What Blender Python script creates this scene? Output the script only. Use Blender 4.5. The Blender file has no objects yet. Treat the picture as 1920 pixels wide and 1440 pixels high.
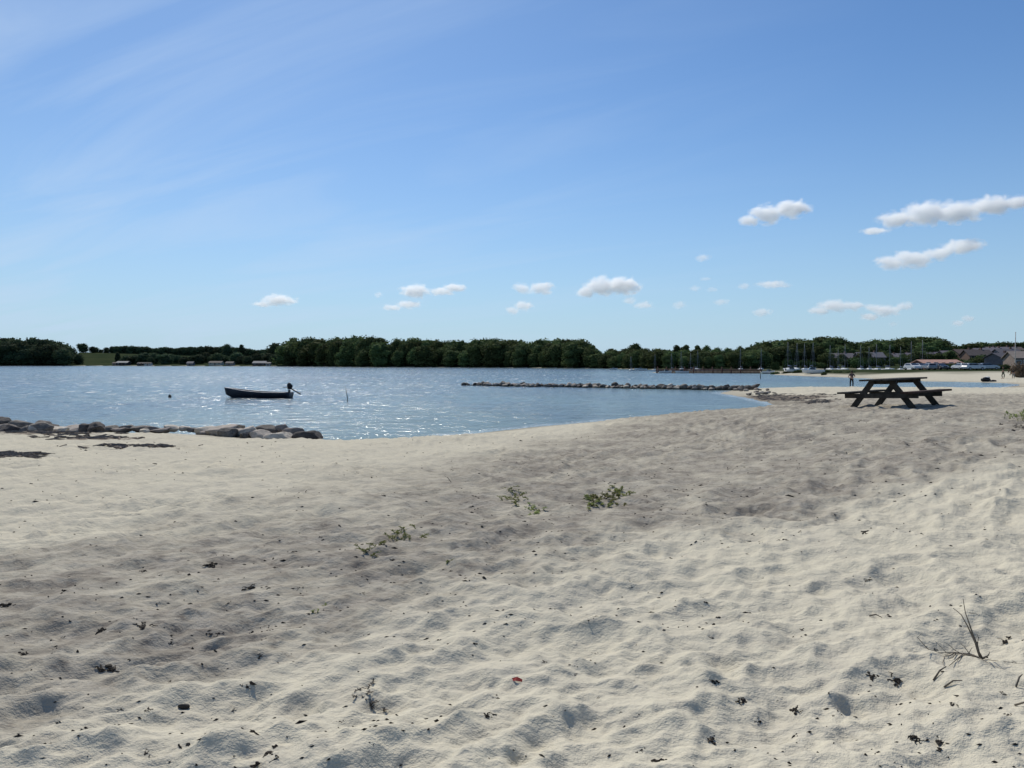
import bpy, bmesh, math, random
import numpy as np
from mathutils import Vector, Matrix, noise as mn
random.seed(7)
rng = np.random.default_rng(7)
PI = math.pi
sc = bpy.context.scene
COL = sc.collection

# ------------------------------------------------------------------ camera, sky, sun, exposure
CAMH = 2.5                       # metres above the water
F = 1478.0                       # focal length in photograph pixels (1920 wide)
HORIZON = 681.0
PITCH = math.atan((720 - HORIZON) / F)
cam = bpy.data.objects.new('camera', bpy.data.cameras.new('camera'))
COL.objects.link(cam)
cam.location = (0, 0, CAMH)
cam.rotation_euler = (PI / 2 - PITCH, 0, 0)
cam.data.sensor_width = 36
cam.data.lens = F / 1920 * 36
cam.data.clip_end = 12000
sc.camera = cam

SUN_EL, SUN_AZ = math.radians(45), math.radians(-17)
w = bpy.data.worlds.new('World'); sc.world = w; w.use_nodes = True
nt = w.node_tree; nt.nodes.clear()
def wn(t, **k):
    n = nt.nodes.new(t)
    for a, b in k.items(): setattr(n, a, b)
    return n
sky = wn('ShaderNodeTexSky', sky_type='NISHITA', sun_disc=False, sun_elevation=SUN_EL, sun_rotation=SUN_AZ,
         altitude=0, air_density=1.0, dust_density=0.25, ozone_density=3.0)
bg = wn('ShaderNodeBackground'); bg.inputs[1].default_value = 0.11
wo = wn('ShaderNodeOutputWorld')
tc = wn('ShaderNodeTexCoord'); sp = wn('ShaderNodeSeparateXYZ'); nt.links.new(tc.outputs['Generated'], sp.inputs[0])
def wmath(op, a, b=None, c=None, clamp=False):
    n = wn('ShaderNodeMath', operation=op, use_clamp=clamp)
    for i, v in enumerate((a, b, c)):
        if v is None: continue
        if isinstance(v, (int, float)): n.inputs[i].default_value = v
        else: nt.links.new(v, n.inputs[i])
    return n.outputs[0]
# thin cirrus: noise on a plane high above, drawn out sideways
zc = wmath('MAXIMUM', sp.outputs[2], 0.03)
px = wmath('DIVIDE', sp.outputs[0], wmath('ADD', zc, 0.12)); py = wmath('DIVIDE', sp.outputs[1], wmath('ADD', zc, 0.12))
cx = wn('ShaderNodeCombineXYZ')
nt.links.new(wmath('ADD', wmath('MULTIPLY', px, 0.50), wmath('MULTIPLY', py, 0.22)), cx.inputs[0])
nt.links.new(wmath('ADD', wmath('MULTIPLY', py, 1.15), wmath('MULTIPLY', px, 0.55)), cx.inputs[1])
nz = wn('ShaderNodeTexNoise'); nz.inputs['Scale'].default_value = 1.5; nz.inputs['Detail'].default_value = 8
nz.inputs['Roughness'].default_value = 0.56; nz.inputs['Distortion'].default_value = 0.7
nt.links.new(cx.outputs[0], nz.inputs['Vector'])
side = wmath('MULTIPLY_ADD', sp.outputs[0], -.95, 0.38, clamp=True)      # more veil to the left
veil = wmath('MULTIPLY', wmath('MULTIPLY_ADD', nz.outputs[0], 4.0, -1.75, clamp=True), side)
veil = wmath('ADD', wmath('MULTIPLY', veil, 0.5), wmath('MULTIPLY', side, 0.12))
mx = wn('ShaderNodeMix', data_type='RGBA'); nt.links.new(veil, mx.inputs[0])
tint = wn('ShaderNodeMix', data_type='RGBA', blend_type='MULTIPLY'); tint.inputs[0].default_value = 1; nt.links.new(sky.outputs[0], tint.inputs[6]); tint.inputs[7].default_value = (.57, .75, .92, 1)
hz = wn('ShaderNodeMix', data_type='RGBA'); hf = wmath('POWER', wmath('SUBTRACT', 1, wmath('MULTIPLY', wmath('ABSOLUTE', sp.outputs[2]), 2.6), clamp=True), 2.2)
nt.links.new(wmath('MULTIPLY', hf, .84), hz.inputs[0]); nt.links.new(tint.outputs[2], hz.inputs[6]); hz.inputs[7].default_value = (3.95, 5.5, 7.0, 1)
nt.links.new(hz.outputs[2], mx.inputs[6]); mx.inputs[7].default_value = (5.0, 6.3, 8.1, 1)
nt.links.new(mx.outputs[2], bg.inputs[0]); nt.links.new(bg.outputs[0], wo.inputs[0])

sl = bpy.data.lights.new('sun', 'SUN'); sl.energy = 3.95; sl.angle = math.radians(0.5); sl.color = (1.0, 0.94, 0.84)
so = bpy.data.objects.new('sun', sl); COL.objects.link(so)
sd = Vector((math.sin(SUN_AZ) * math.cos(SUN_EL), math.cos(SUN_AZ) * math.cos(SUN_EL), math.sin(SUN_EL)))
so.rotation_euler = sd.to_track_quat('Z', 'Y').to_euler(); so.location = (0, 0, 60)
sc.view_settings.view_transform = 'Standard'; sc.view_settings.look = 'None'
sc.view_settings.exposure = 0.0; sc.view_settings.gamma = 1.0
sc.render.engine = 'CYCLES'
sc.cycles.use_denoising = True
sc.cycles.volume_bounces = 24; sc.cycles.max_bounces = 24; sc.cycles.diffuse_bounces = 3; sc.cycles.glossy_bounces = 3; sc.cycles.volume_max_steps = 256
sc.cycles.sample_clamp_indirect = 6

# ------------------------------------------------------------------ helpers
def ray(u, v):
    d = Vector((u - 960, F * math.cos(PITCH) + (720 - v) * math.sin(PITCH), -F * math.sin(PITCH) + (720 - v) * math.cos(PITCH)))
    return d / d.y                                     # per metre of Y
def at(u, Y, z=0.0):
    return Vector(((u - 960) / F * Y * (1 + 0.0), Y, z))
def xat(u, Y): return (u - 960) / F * Y
def height_at(v, Y):                                   # height whose image row is v at distance Y
    return CAMH + ray(960, v).z * Y

def tag(o, label=None, cat=None, group=None, kind=None):
    if label: o['label'] = label
    if cat: o['category'] = cat
    if group: o['group'] = group
    if kind: o['kind'] = kind
    return o
def empty(name, loc=(0, 0, 0), rz=0):
    o = bpy.data.objects.new(name, None); COL.objects.link(o); o.location = loc; o.rotation_euler = (0, 0, rz)
    o.empty_display_size = 0.2
    return o
def link(name, me, mats=None, parent=None, smooth=False):
    o = bpy.data.objects.new(name, me); COL.objects.link(o)
    if mats:
        for m in (mats if isinstance(mats, (list, tuple)) else [mats]): me.materials.append(m)
    if parent: o.parent = parent
    if smooth and len(me.polygons): me.polygons.foreach_set('use_smooth', np.ones(len(me.polygons), dtype=bool))
    return o
def mesh(name, vs, fs):
    me = bpy.data.meshes.new(name); me.from_pydata([tuple(v) for v in vs], [], fs); me.update(); return me
def fastmesh(name, V, Q):
    me = bpy.data.meshes.new(name); n = len(Q); k = Q.shape[1]
    me.vertices.add(len(V)); me.vertices.foreach_set('co', V.astype(np.float32).ravel())
    me.loops.add(n * k); me.loops.foreach_set('vertex_index', Q.astype(np.int32).ravel())
    me.polygons.add(n); me.polygons.foreach_set('loop_start', (np.arange(n) * k).astype(np.int32))
    me.update(calc_edges=True); return me
def copy_tree(o, parent=None):
    c = o.copy(); COL.objects.link(c)
    if parent: c.parent = parent
    for ch in list(o.children): copy_tree(ch, c)
    return c

class MB:                                              # gathers shapes into one mesh
    def __init__(s): s.v = []; s.f = []; s.m = []
    def add(s, vs, fs, mi=0):
        n = len(s.v); s.v += [Vector(v) for v in vs]; s.f += [[i + n for i in f] for f in fs]; s.m += [mi] * len(fs)
    def box(s, c, d, rot=None, mi=0):
        x, y, z = [k / 2 for k in d]
        vs = [Vector((a * x, b * y, e * z)) for a in (-1, 1) for b in (-1, 1) for e in (-1, 1)]
        if rot is not None: vs = [rot @ v for v in vs]
        s.add([v + Vector(c) for v in vs], [(0, 1, 3, 2), (4, 6, 7, 5), (0, 4, 5, 1), (2, 3, 7, 6), (0, 2, 6, 4), (1, 5, 7, 3)], mi)
    def bar(s, a, b, wd, th, up=(0, 0, 1), mi=0):      # rectangular bar from a to b
        a, b = Vector(a), Vector(b); d = (b - a).normalized(); sx = d.cross(Vector(up)).normalized(); uz = sx.cross(d)
        r = Matrix((sx, d, uz)).transposed(); s.box((a + b) / 2, (wd, (b - a).length, th), r, mi)
    def tube(s, pts, rad, n=8, mi=0, cap=True):
        pts = [Vector(p) for p in pts]; base = len(s.v); rs = rad if isinstance(rad, (list, tuple)) else [rad] * len(pts)
        vs = []; fs = []
        for i, p in enumerate(pts):
            d = (pts[min(i + 1, len(pts) - 1)] - pts[max(i - 1, 0)]).normalized()
            a = d.cross(Vector((0.13, 0.2, 1)) if abs(d.z) < .95 else Vector((1, 0.1, 0))).normalized(); b = d.cross(a)
            for k in range(n):
                t = 2 * PI * k / n; vs.append(p + (a * math.cos(t) + b * math.sin(t)) * rs[i])
        for i in range(len(pts) - 1):
            for k in range(n): fs.append((i * n + k, i * n + (k + 1) % n, (i + 1) * n + (k + 1) % n, (i + 1) * n + k))
        if cap: fs.append(tuple(range(n - 1, -1, -1))); fs.append(tuple((len(pts) - 1) * n + k for k in range(n)))
        s.add(vs, fs, mi)
    def ball(s, c, r, sub=2, mi=0, fn=None):
        bm = bmesh.new(); bmesh.ops.create_icosphere(bm, subdivisions=sub, radius=1)
        r = Vector(r) if isinstance(r, (list, tuple)) else Vector((r, r, r))
        vs = []
        for v in bm.verts:
            p = v.co.copy()
            if fn: p = p * fn(p)
            vs.append(Vector((p.x * r.x, p.y * r.y, p.z * r.z)) + Vector(c))
        s.add(vs, [[q.index for q in f.verts] for f in bm.faces], mi); bm.free()
    def build(s, name, mats, parent=None, smooth=False, bevel=0):
        me = mesh(name, s.v, s.f)
        if len(set(s.m)) > 1: me.polygons.foreach_set('material_index', s.m)
        if bevel:
            bm = bmesh.new(); bm.from_mesh(me)
            bmesh.ops.remove_doubles(bm, verts=bm.verts, dist=1e-5)
            bmesh.ops.recalc_face_normals(bm, faces=bm.faces)
            bmesh.ops.bevel(bm, geom=[e for e in bm.edges if len(e.link_faces) == 2 and e.calc_face_angle(0) > .5], offset=bevel, segments=2, affect='EDGES')
            bm.to_mesh(me); bm.free()
        else:
            bm = bmesh.new(); bm.from_mesh(me); bmesh.ops.recalc_face_normals(bm, faces=bm.faces); bm.to_mesh(me); bm.free()
        return link(name, me, mats, parent, smooth)

# ------------------------------------------------------------------ materials
class NT:
    def __init__(s, name):
        s.m = bpy.data.materials.new(name); s.m.use_nodes = True; s.t = s.m.node_tree
        s.b = s.t.nodes['Principled BSDF']; s.out = s.t.nodes['Material Output']; s.b.inputs['Roughness'].default_value = .8
        s.b.inputs['Specular IOR Level'].default_value = .25
    def n(s, t, **k):
        n = s.t.nodes.new(t)
        for a, b in k.items(): setattr(n, a, b)
        return n
    def l(s, a, b): s.t.links.new(a, b)
    def set(s, sock, v):
        if isinstance(v, (int, float)): sock.default_value = v
        elif isinstance(v, (tuple, list)): sock.default_value = tuple(v) if len(v) == 4 or sock.type == 'VECTOR' else (*v, 1)
        else: s.l(v, sock)
    def math(s, op, a, b=None, c=None, clamp=False):
        n = s.n('ShaderNodeMath', operation=op, use_clamp=clamp)
        for i, v in enumerate((a, b, c)):
            if v is not None: s.set(n.inputs[i], v)
        return n.outputs[0]
    def noise(s, scale, detail=4, rough=.55, vec=None, dist=0, dim='3D'):
        n = s.n('ShaderNodeTexNoise', noise_dimensions=dim); n.inputs['Scale'].default_value = scale; n.inputs['Detail'].default_value = detail
        n.inputs['Roughness'].default_value = rough; n.inputs['Distortion'].default_value = dist
        if vec is not None: s.l(vec, n.inputs['Vector'])
        return n.outputs[0]
    def ramp(s, f, a, b):                              # f from a..b to 0..1
        n = s.n('ShaderNodeMapRange', interpolation_type='SMOOTHSTEP'); s.set(n.inputs[0], f)
        n.inputs[1].default_value = a; n.inputs[2].default_value = b; return n.outputs[0]
    def mix(s, f, a, b):
        n = s.n('ShaderNodeMix', data_type='RGBA'); s.set(n.inputs[0], f); s.set(n.inputs[6], a); s.set(n.inputs[7], b); return n.outputs[2]
    def coord(s, which='Object', sc_=None, rot=None):
        t = s.n('ShaderNodeTexCoord').outputs[which] if which != 'World' else s.n('ShaderNodeNewGeometry').outputs['Position']
        if sc_ is None and rot is None: return t
        m = s.n('ShaderNodeMapping'); s.l(t, m.inputs[0])
        if sc_: m.inputs['Scale'].default_value = sc_
        if rot: m.inputs['Rotation'].default_value = rot
        return m.outputs[0]
    def attr(s, name):
        return s.n('ShaderNodeAttribute', attribute_name=name).outputs['Fac']
    def rand(s): return s.n('ShaderNodeObjectInfo').outputs['Random']
    def bump(s, h, strength, dist, normal=None):
        n = s.n('ShaderNodeBump'); n.inputs['Strength'].default_value = strength; n.inputs['Distance'].default_value = dist
        s.l(h, n.inputs['Height'])
        if normal is not None: s.l(normal, n.inputs['Normal'])
        s.l(n.outputs[0], s.b.inputs['Normal']); return n.outputs[0]
    def base(s, c): s.set(s.b.inputs['Base Color'], c)

def plain(name, col, rough=.7, var=.25, scale=3, metal=0, spec=.25, objvar=0.0):
    m = NT(name); c2 = tuple(k * (1 - var) for k in col)
    c = m.mix(m.ramp(m.noise(scale, 5, .65, m.coord('Object')), .35, .65), c2, col)
    if objvar:
        h = m.n('ShaderNodeHueSaturation'); m.l(c, h.inputs['Color'])
        m.set(h.inputs['Value'], m.math('MULTIPLY_ADD', m.rand(), objvar * 2, 1 - objvar)); c = h.outputs[0]
    m.base(c); m.b.inputs['Roughness'].default_value = rough; m.b.inputs['Metallic'].default_value = metal
    m.b.inputs['Specular IOR Level'].default_value = spec
    return m.m

def sand_material():
    m = NT('dry_sand'); P = m.coord('World')
    dark = m.attr('dark'); wet = m.attr('wet'); wr = m.attr('wrack'); grass = m.attr('grass')
    n1 = m.ramp(m.noise(0.9, 5, .6, P), .3, .7)
    light = m.mix(n1, (.545, .502, .395), (.49, .453, .368))
    light = m.mix(m.ramp(m.noise(7, 4, .7, P), .3, .75), light, (.57, .526, .412))
    dk = m.mix(m.ramp(m.noise(5, 5, .7, P), .3, .7), (.255, .23, .190), (.38, .348, .292))
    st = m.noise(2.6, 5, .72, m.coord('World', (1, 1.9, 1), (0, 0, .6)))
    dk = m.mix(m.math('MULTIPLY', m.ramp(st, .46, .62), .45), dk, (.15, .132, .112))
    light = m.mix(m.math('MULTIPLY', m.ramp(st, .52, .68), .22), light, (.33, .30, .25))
    c = m.mix(dark, light, dk)
    # grains and small dark shell grit
    grit = m.ramp(m.noise(95, 2, .6, P), .66, .74)
    c = m.mix(m.math('MULTIPLY', grit, .42), c, (.13, .115, .10))
    grit2 = m.ramp(m.noise(38, 3, .7, P), .66, .72)
    c = m.mix(m.math('MULTIPLY', grit2, m.math('MULTIPLY_ADD', dark, .35, .12)), c, (.10, .085, .075))
    pale = m.ramp(m.noise(60, 2, .6, m.coord('World', (1, 1, 1), (0, 0, 1))), .68, .74)
    c = m.mix(m.math('MULTIPLY', pale, .5), c, (.58, .56, .50))
    c = m.mix(wet, c, (.16, .14, .115))
    wn_ = m.ramp(m.math('ADD', m.math('MULTIPLY', wr, 1.0), m.math('MULTIPLY', m.math('SUBTRACT', m.noise(3.2, 6, .75, P), .5), 2.2)), .42, .75)
    c = m.mix(m.math('MULTIPLY', m.math('MULTIPLY', wn_, .85), m.ramp(wr, .02, .15)), c, m.mix(m.noise(14, 3, .7, P), (.12, .097, .078), (.24, .20, .165)))
    g = m.mix(m.ramp(m.noise(.035, 5, .65, P), .38, .62), (.024, .038, .02), (.042, .054, .026))
    g = m.mix(m.ramp(m.noise(.6, 4, .7, P), .45, .7), g, (.045, .055, .03))
    c = m.mix(grass, c, g)
    m.base(c); m.b.inputs['Roughness'].default_value = 1; m.b.inputs['Specular IOR Level'].default_value = 0
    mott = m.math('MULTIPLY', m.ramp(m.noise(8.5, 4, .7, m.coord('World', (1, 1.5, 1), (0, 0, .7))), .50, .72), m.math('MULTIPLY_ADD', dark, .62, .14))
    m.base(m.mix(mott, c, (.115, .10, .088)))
    h = m.math('ADD', m.noise(24, 4, .65, P), m.math('MULTIPLY', m.noise(130, 2, .6, P), .28))
    h2 = m.noise(5.5, 5, .68, m.coord('World', (1, 1.15, 1), (0, 0, .8)), 0)
    b2 = m.n('ShaderNodeBump'); b2.inputs['Strength'].default_value = .55; b2.inputs['Distance'].default_value = .075; m.l(h2, b2.inputs['Height'])
    m.bump(h, .55, .018, b2.outputs[0])
    return m.m

def water_material():
    m = NT('sea_water'); P = m.coord('World')
    dep = m.attr('depth')
    c = m.mix(dep, (.15, .205, .19), (.075, .12, .14))
    pat = m.ramp(m.noise(.035, 4, .6, m.coord('World', (1, .55, 1))), .42, .6)      # gusts and weed beds
    c = m.mix(m.math('MULTIPLY', pat, .6), c, (.055, .085, .135))
    cap = m.math('MULTIPLY', m.math('MULTIPLY', m.ramp(m.noise(.9, 3, .7, m.coord('World', (1, .3, 1), (0, 0, .12))), .585, .65), m.ramp(m.noise(.03, 3, .6, P), .30, .52)), m.ramp(dep, .5, 1))  # white specks: some foam, and sun sparkle painted into the water colour
    c = m.mix(m.math('MULTIPLY', cap, .55), c, (.75, .78, .8))
    fo = m.math('MULTIPLY', m.attr('edge'), m.ramp(m.noise(5, 5, .7, P), .42, .62))
    c = m.mix(m.math('MULTIPLY', fo, .75), c, (.72, .74, .74))
    m.base(c)
    m.b.inputs['IOR'].default_value = 1.33; m.b.inputs['Specular IOR Level'].default_value = .36
    m.set(m.b.inputs['Roughness'], m.math('MULTIPLY_ADD', cap, .5, .16))
    d1 = m.coord('World', (1.0, 1.7, 1), (0, 0, -.35)); d2 = m.coord('World', (1.0, 1.4, 1), (0, 0, .5))
    gust = m.math('MULTIPLY_ADD', m.ramp(m.noise(.02, 4, .6, P), .35, .65), .5, .75)
    h = m.math('ADD', m.math('MULTIPLY', m.noise(.55, 3, .6, d1), .26), m.math('ADD', m.math('MULTIPLY', m.noise(1.7, 3, .6, d2), .10), m.math('MULTIPLY', m.noise(6, 3, .65, P), .035)))
    h = m.math('MULTIPLY', h, gust)
    m.bump(h, 1.0, 1.0)
    return m.m

def leaf_material(name, a, b, lit=None):
    m = NT(name)
    c = m.mix(m.ramp(m.noise(.35, 3, .6, m.coord('Object')), .35, .65), a, b)
    h = m.n('ShaderNodeHueSaturation'); m.l(c, h.inputs['Color'])
    m.b.inputs['Specular IOR Level'].default_value = .05
    m.set(h.inputs['Value'], m.math('MULTIPLY_ADD', m.rand(), .7, .5)); m.set(h.inputs['Hue'], m.math('MULTIPLY_ADD', m.rand(), .05, .47))
    m.base(h.outputs[0]); m.b.inputs['Roughness'].default_value = .9
    tr = m.n('ShaderNodeBsdfTranslucent'); m.l(h.outputs[0], tr.inputs[0])
    ms = m.n('ShaderNodeMixShader'); ms.inputs[0].default_value = .22 if 'plant' not in name else .45
    m.l(m.b.outputs[0], ms.inputs[1]); m.l(tr.outputs[0], ms.inputs[2]); m.l(ms.outputs[0], m.out.inputs[0])
    return m.m

def rock_material(name, a, b, dark):
    m = NT(name); P = m.coord('Object')
    c = m.mix(m.ramp(m.noise(2.5, 6, .65, P), .35, .65), a, b)
    c = m.mix(m.ramp(m.noise(9, 5, .75, P), .55, .7), c, dark)
    h = m.n('ShaderNodeHueSaturation'); m.l(c, h.inputs['Color'])
    m.set(h.inputs['Value'], m.math('MULTIPLY_ADD', m.rand(), .8, .5)); m.set(h.inputs['Hue'], m.math('MULTIPLY_ADD', m.rand(), .03, .485))
    # dark weed and damp stone close to the water line
    z = m.n('ShaderNodeSeparateXYZ'); m.l(m.coord('World'), z.inputs[0])
    wl = m.math('SUBTRACT', 1, m.ramp(m.math('ADD', z.outputs[2], m.math('MULTIPLY', m.noise(4, 3, .6, P), .15)), .12, .3))
    m.base(m.mix(m.math('MULTIPLY', wl, .8), h.outputs[0], (.035, .033, .025)))
    m.b.inputs['Roughness'].default_value = .85
    m.bump(m.noise(14, 5, .7, P), .5, .04)
    return m.m

M = {}
M['sand'] = sand_material(); M['water'] = water_material()
M['leaf'] = leaf_material('tree_leaves', (.065, .098, .040), (.115, .150, .055))
M['leaf_far'] = leaf_material('far_leaves', (.050, .080, .048), (.080, .110, .052))
M['leaf_bush'] = leaf_material('bush_leaves', (.042, .070, .026), (.07, .10, .036))
M['leaf_brown'] = leaf_material('dry_leaves', (.12, .085, .06), (.17, .12, .085))
M['bark'] = plain('bark', (.09, .07, .055), .9)
M['rock'] = rock_material('beach_stone', (.50, .43, .36), (.35, .30, .25), (.18, .155, .13))
M['rock_dark'] = rock_material('breakwater_stone', (.19, .165, .14), (.10, .088, .078), (.32, .28, .24))
M['wood'] = plain('weathered_wood', (.052, .048, .040), .8, .5, 6)
M['wood_red'] = plain('bench_wood', (.065, .036, .026), .8, .5, 6)
M['hull'] = plain('dark_hull_paint', (.018, .022, .035), .45, .3, 2)
M['hull_in'] = plain('boat_inside', (.05, .055, .06), .6, .3)
M['black'] = plain('black_plastic', (.012, .012, .014), .4, .2)
M['steel'] = plain('grey_metal', (.30, .31, .33), .4, .2, 5, .7)
M['white'] = plain('white_paint', (.72, .72, .70), .45, .1)
M['alu'] = plain('aluminium_mast', (.24, .25, .27), .5, .1, 1, .3)
M['blue_cloth'] = plain('blue_sail_cover', (.04, .07, .16), .8, .2)
M['glass'] = plain('window_glass', (.03, .035, .045), .12, .1, 1, 0, .6)
M['jetty'] = plain('reddish_timber', (.19, .095, .07), .85, .35, 1)
M['weed'] = plain('dried_seaweed', (.040, .032, .024), .9, .5, 30, objvar=.3)
M['weed_brown'] = plain('brown_seaweed', (.25, .20, .16), .9, .5, 20)
M['twig'] = plain('dry_twig', (.17, .145, .115), .85, .4, 15)
M['green'] = leaf_material('beach_plant_leaf', (.22, .26, .09), (.30, .33, .13))
M['skin'] = plain('skin', (.42, .25, .18), .6, .08)
M['sand_stone'] = plain('pebble', (.05, .045, .04), .7, .4, 30)

# ------------------------------------------------------------------ coast outline (metres), from column and distance
def P2(u, Y): return (xat(u, Y), Y)
LAND = [(-260, 40), (-60, 31)] + [P2(*p) for p in [
    (0, 28), (300, 27.6), (450, 26.6), (600, 24.8), (690, 24.9), (770, 25.6), (870, 27.5), (1000, 30.8), (1200, 36), (1330, 39.2), (1420, 42.5),
    (1462, 45.5), (1440, 50), (1405, 56), (1375, 61), (1350, 66), (1375, 73), (1410, 78), (1450, 81), (1590, 81.5), (1700, 80.5), (1800, 79),
    (1870, 80), (1905, 87), (1913, 93), (1880, 99), (1800, 105), (1735, 108), (1660, 121), (1600, 135), (1520, 150), (1455, 168), (1440, 193),
    (1225, 206), (1222, 214), (1440, 216), (1600, 213), (1720, 215), (1742, 240), (1738, 280), (1500, 292), (1230, 303), (1130, 370), (900, 445),
    (700, 500), (540, 620), (300, 690), (130, 740), (0, 742), (-400, 760), (-1500, 800)]] + [(-6000, 4200), (6000, 4200), (6000, -300), (-260, -300)]
LAND = np.array(LAND)
def sdist(x, y):                                       # + inland, - at sea
    best = np.full(x.shape, 1e18); ins = np.zeros(x.shape, bool); n = len(LAND)
    for i in range(n):
        ax, ay = LAND[i]; bx, by = LAND[(i + 1) % n]; dx, dy = bx - ax, by - ay
        t = np.clip(((x - ax) * dx + (y - ay) * dy) / (dx * dx + dy * dy), 0, 1)
        best = np.minimum(best, (x - ax - t * dx) ** 2 + (y - ay - t * dy) ** 2)
        c = (ay > y) != (by > y)
        with np.errstate(divide='ignore', invalid='ignore'):
            ins ^= c & (x < (dx) * (y - ay) / (dy if dy else 1e-9) + ax)
    d = np.sqrt(best); return np.where(ins, d, -d)
def perlin(x, y, seed=0):
    xi = np.floor(x).astype(np.int64); yi = np.floor(y).astype(np.int64); xf = x - xi; yf = y - yi
    def g(ix, iy):
        h = (ix * 374761393 + iy * 668265263 + seed * 974634777) & 0xffffffff
        h = ((h ^ (h >> 13)) * 1274126177) & 0xffffffff; h = h ^ (h >> 16)
        a = (h & 0xffff) / 65536.0 * 2 * PI; return np.cos(a), np.sin(a)
    u = xf * xf * xf * (xf * (xf * 6 - 15) + 10); v = yf * yf * yf * (yf * (yf * 6 - 15) + 10)
    def dot(ix, iy, fx, fy): gx, gy = g(ix, iy); return gx * fx + gy * fy
    a = dot(xi, yi, xf, yf); b = dot(xi + 1, yi, xf - 1, yf); c = dot(xi, yi + 1, xf, yf - 1); d = dot(xi + 1, yi + 1, xf - 1, yf - 1)
    return (a + u * (b - a)) * (1 - v) + (c + u * (d - c)) * v
def sstep(a, b, x): t = np.clip((x - a) / (b - a), 0, 1); return t * t * (3 - 2 * t)

HU = np.array([-3000, -400, 0, 120, 150, 330, 420, 530, 570, 1100, 1250, 1440, 1600, 1770, 1850, 1920, 2400, 4000])
HH = np.array([10, 6, 2, 3, 15, 14, 13, 8, 3, 3, 3, 2.2, 2.2, 2.6, 4.6, 5.6, 10, 14])
def base_height(x, y, d):
    B = 1.0 + .42 * sstep(0.5, 8.5, x) * sstep(-10, 6, y)
    B = B * (1 - .78 * sstep(22, 66, y)) ; B = np.where(y > 60, np.maximum(B, .16 + .9 * sstep(95, 150, y)), B)
    h = np.where(d > 0, B * (1 - np.exp(-np.maximum(d, 0) / 8.5)), -2.2 * (1 - np.exp(np.minimum(d, 0) / 18.0)))
    u = x / np.maximum(y, 1) * F + 960; u = np.where(y < 60, 4000, u)
    H = np.interp(u, HU, HH)
    y0 = np.where(u > 1180, 170 + 0 * u, 0); rise = np.where(u > 1500, sstep(175, 400, y), sstep(18, 240, d))
    rise = np.where(y > 60, rise, 0)
    h = h + np.where(d > 0, H * rise * sstep(0, 30, d), 0)
    h = h + .20 * np.exp(-((x - 10.5) / 5) ** 2 - ((y - 20) / 8) ** 2) * (d > 0)
    return h

FRONT = math.radians(50)
th = np.concatenate([np.linspace(-FRONT, FRONT, 1350), np.linspace(FRONT, 2 * PI - FRONT, 132)[1:-1]])
r = [.25, .5, .8, 1.1, 1.4]
while r[-1] < 100: r.append(r[-1] + min(max(r[-1] ** 2 / 1000, .009), .0125 * r[-1] + .001))
NB = len(r)
while r[-1] < 4000: r.append(r[-1] * 1.022)
r = np.array(r); TH, R = np.meshgrid(th, r); GX = R * np.sin(TH); GY = R * np.cos(TH)
GD = sdist(GX, GY)
GZ = base_height(GX, GY, GD)
# trampled sand: long low ridges, footprints and small ripples, fading with height above the water
az = math.radians(49); ex, ey = math.sin(az), math.cos(az)
A = GX * ex + GY * ey; Bc = -GX * ey + GY * ex
wob = perlin(GX * .55, GY * .55, 3) * .5
amp = sstep(.2, 4, GD) * (GY < 140) * sstep(200, 60, R)
near = sstep(14, 5, R)
big = perlin(A * .28, Bc * .45, 11) * .075 + perlin(GX * .11, GY * .11, 12) * .10
rid = (1 - np.abs(perlin(A * .85 + wob, Bc * 1.75 + wob, 21)) * 2.6)
rid = np.clip(rid, -1, 1) * .026
mid = perlin(A * 1.7, Bc * 2.6 + wob, 31) * .038 + perlin(GX * 4.2, GY * 4.6, 32) * .013
fine = perlin(GX * 9, GY * 10, 41) * .0055
rough = .55 + .6 * sstep(-.25, .3, perlin(GX * .3, GY * .3, 77))
wx_ = perlin(GX * 1.3, GY * 1.3, 94) * .45; wy_ = perlin(GX * 1.3, GY * 1.3, 95) * .45
c1 = (1 - np.abs(perlin(A * 1.1 + wx_ * 1.6, Bc * 2.3 + wy_ * 1.6, 91)) * 3.2).clip(-.6, 1)
c2 = (1 - np.abs(perlin(A * 2.6 + wy_ * 2, Bc * 4.4 + wx_ * 2, 92)) * 3.0).clip(-.6, 1)
c3 = (1 - np.abs(perlin(GX * 6.5 + wx_ * 3, GY * 7.5 + wy_ * 3, 93)) * 3.0).clip(-.6, 1)
GZ = GZ + amp * (big + (rid * .5 + mid * .55 + fine * 1.2 + c1 * .036 + c2 * .0095 + c3 * .004) * rough * (.80 + .8 * sstep(6, 15, R)))
tc_ = np.clip(-GY + 6, 0, 1)
def stamp(x0, y0, rad, dep, elong, ang):
    rr, tt = math.hypot(x0, y0), math.atan2(x0, y0); ext = rad * elong * 2.3
    if rr < ext + .5: return
    i0, i1 = np.searchsorted(r, [rr - ext, rr + ext]); j0, j1 = np.searchsorted(th[:1350], [tt - ext / rr, tt + ext / rr])
    if j1 - j0 < 3 or i1 - i0 < 2: return
    sx = GX[i0:i1, j0:j1] - x0; sy = GY[i0:i1, j0:j1] - y0
    ca, sa = math.cos(ang), math.sin(ang); p = (sx * ca + sy * sa) / (rad * elong); q = (-sx * sa + sy * ca) / rad
    d = np.sqrt(p * p + q * q); w_ = perlin(sx * 5 + x0, sy * 5 + y0, 5) * .5; d = d * (1 + w_)
    prof = -dep * .9 * np.exp(-(d ** 2.7)) + dep * .5 * np.exp(-((d - 1.28) / .27) ** 2)
    GZ[i0:i1, j0:j1] += .85 * prof * amp[i0:i1, j0:j1]
NST = 0
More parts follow.
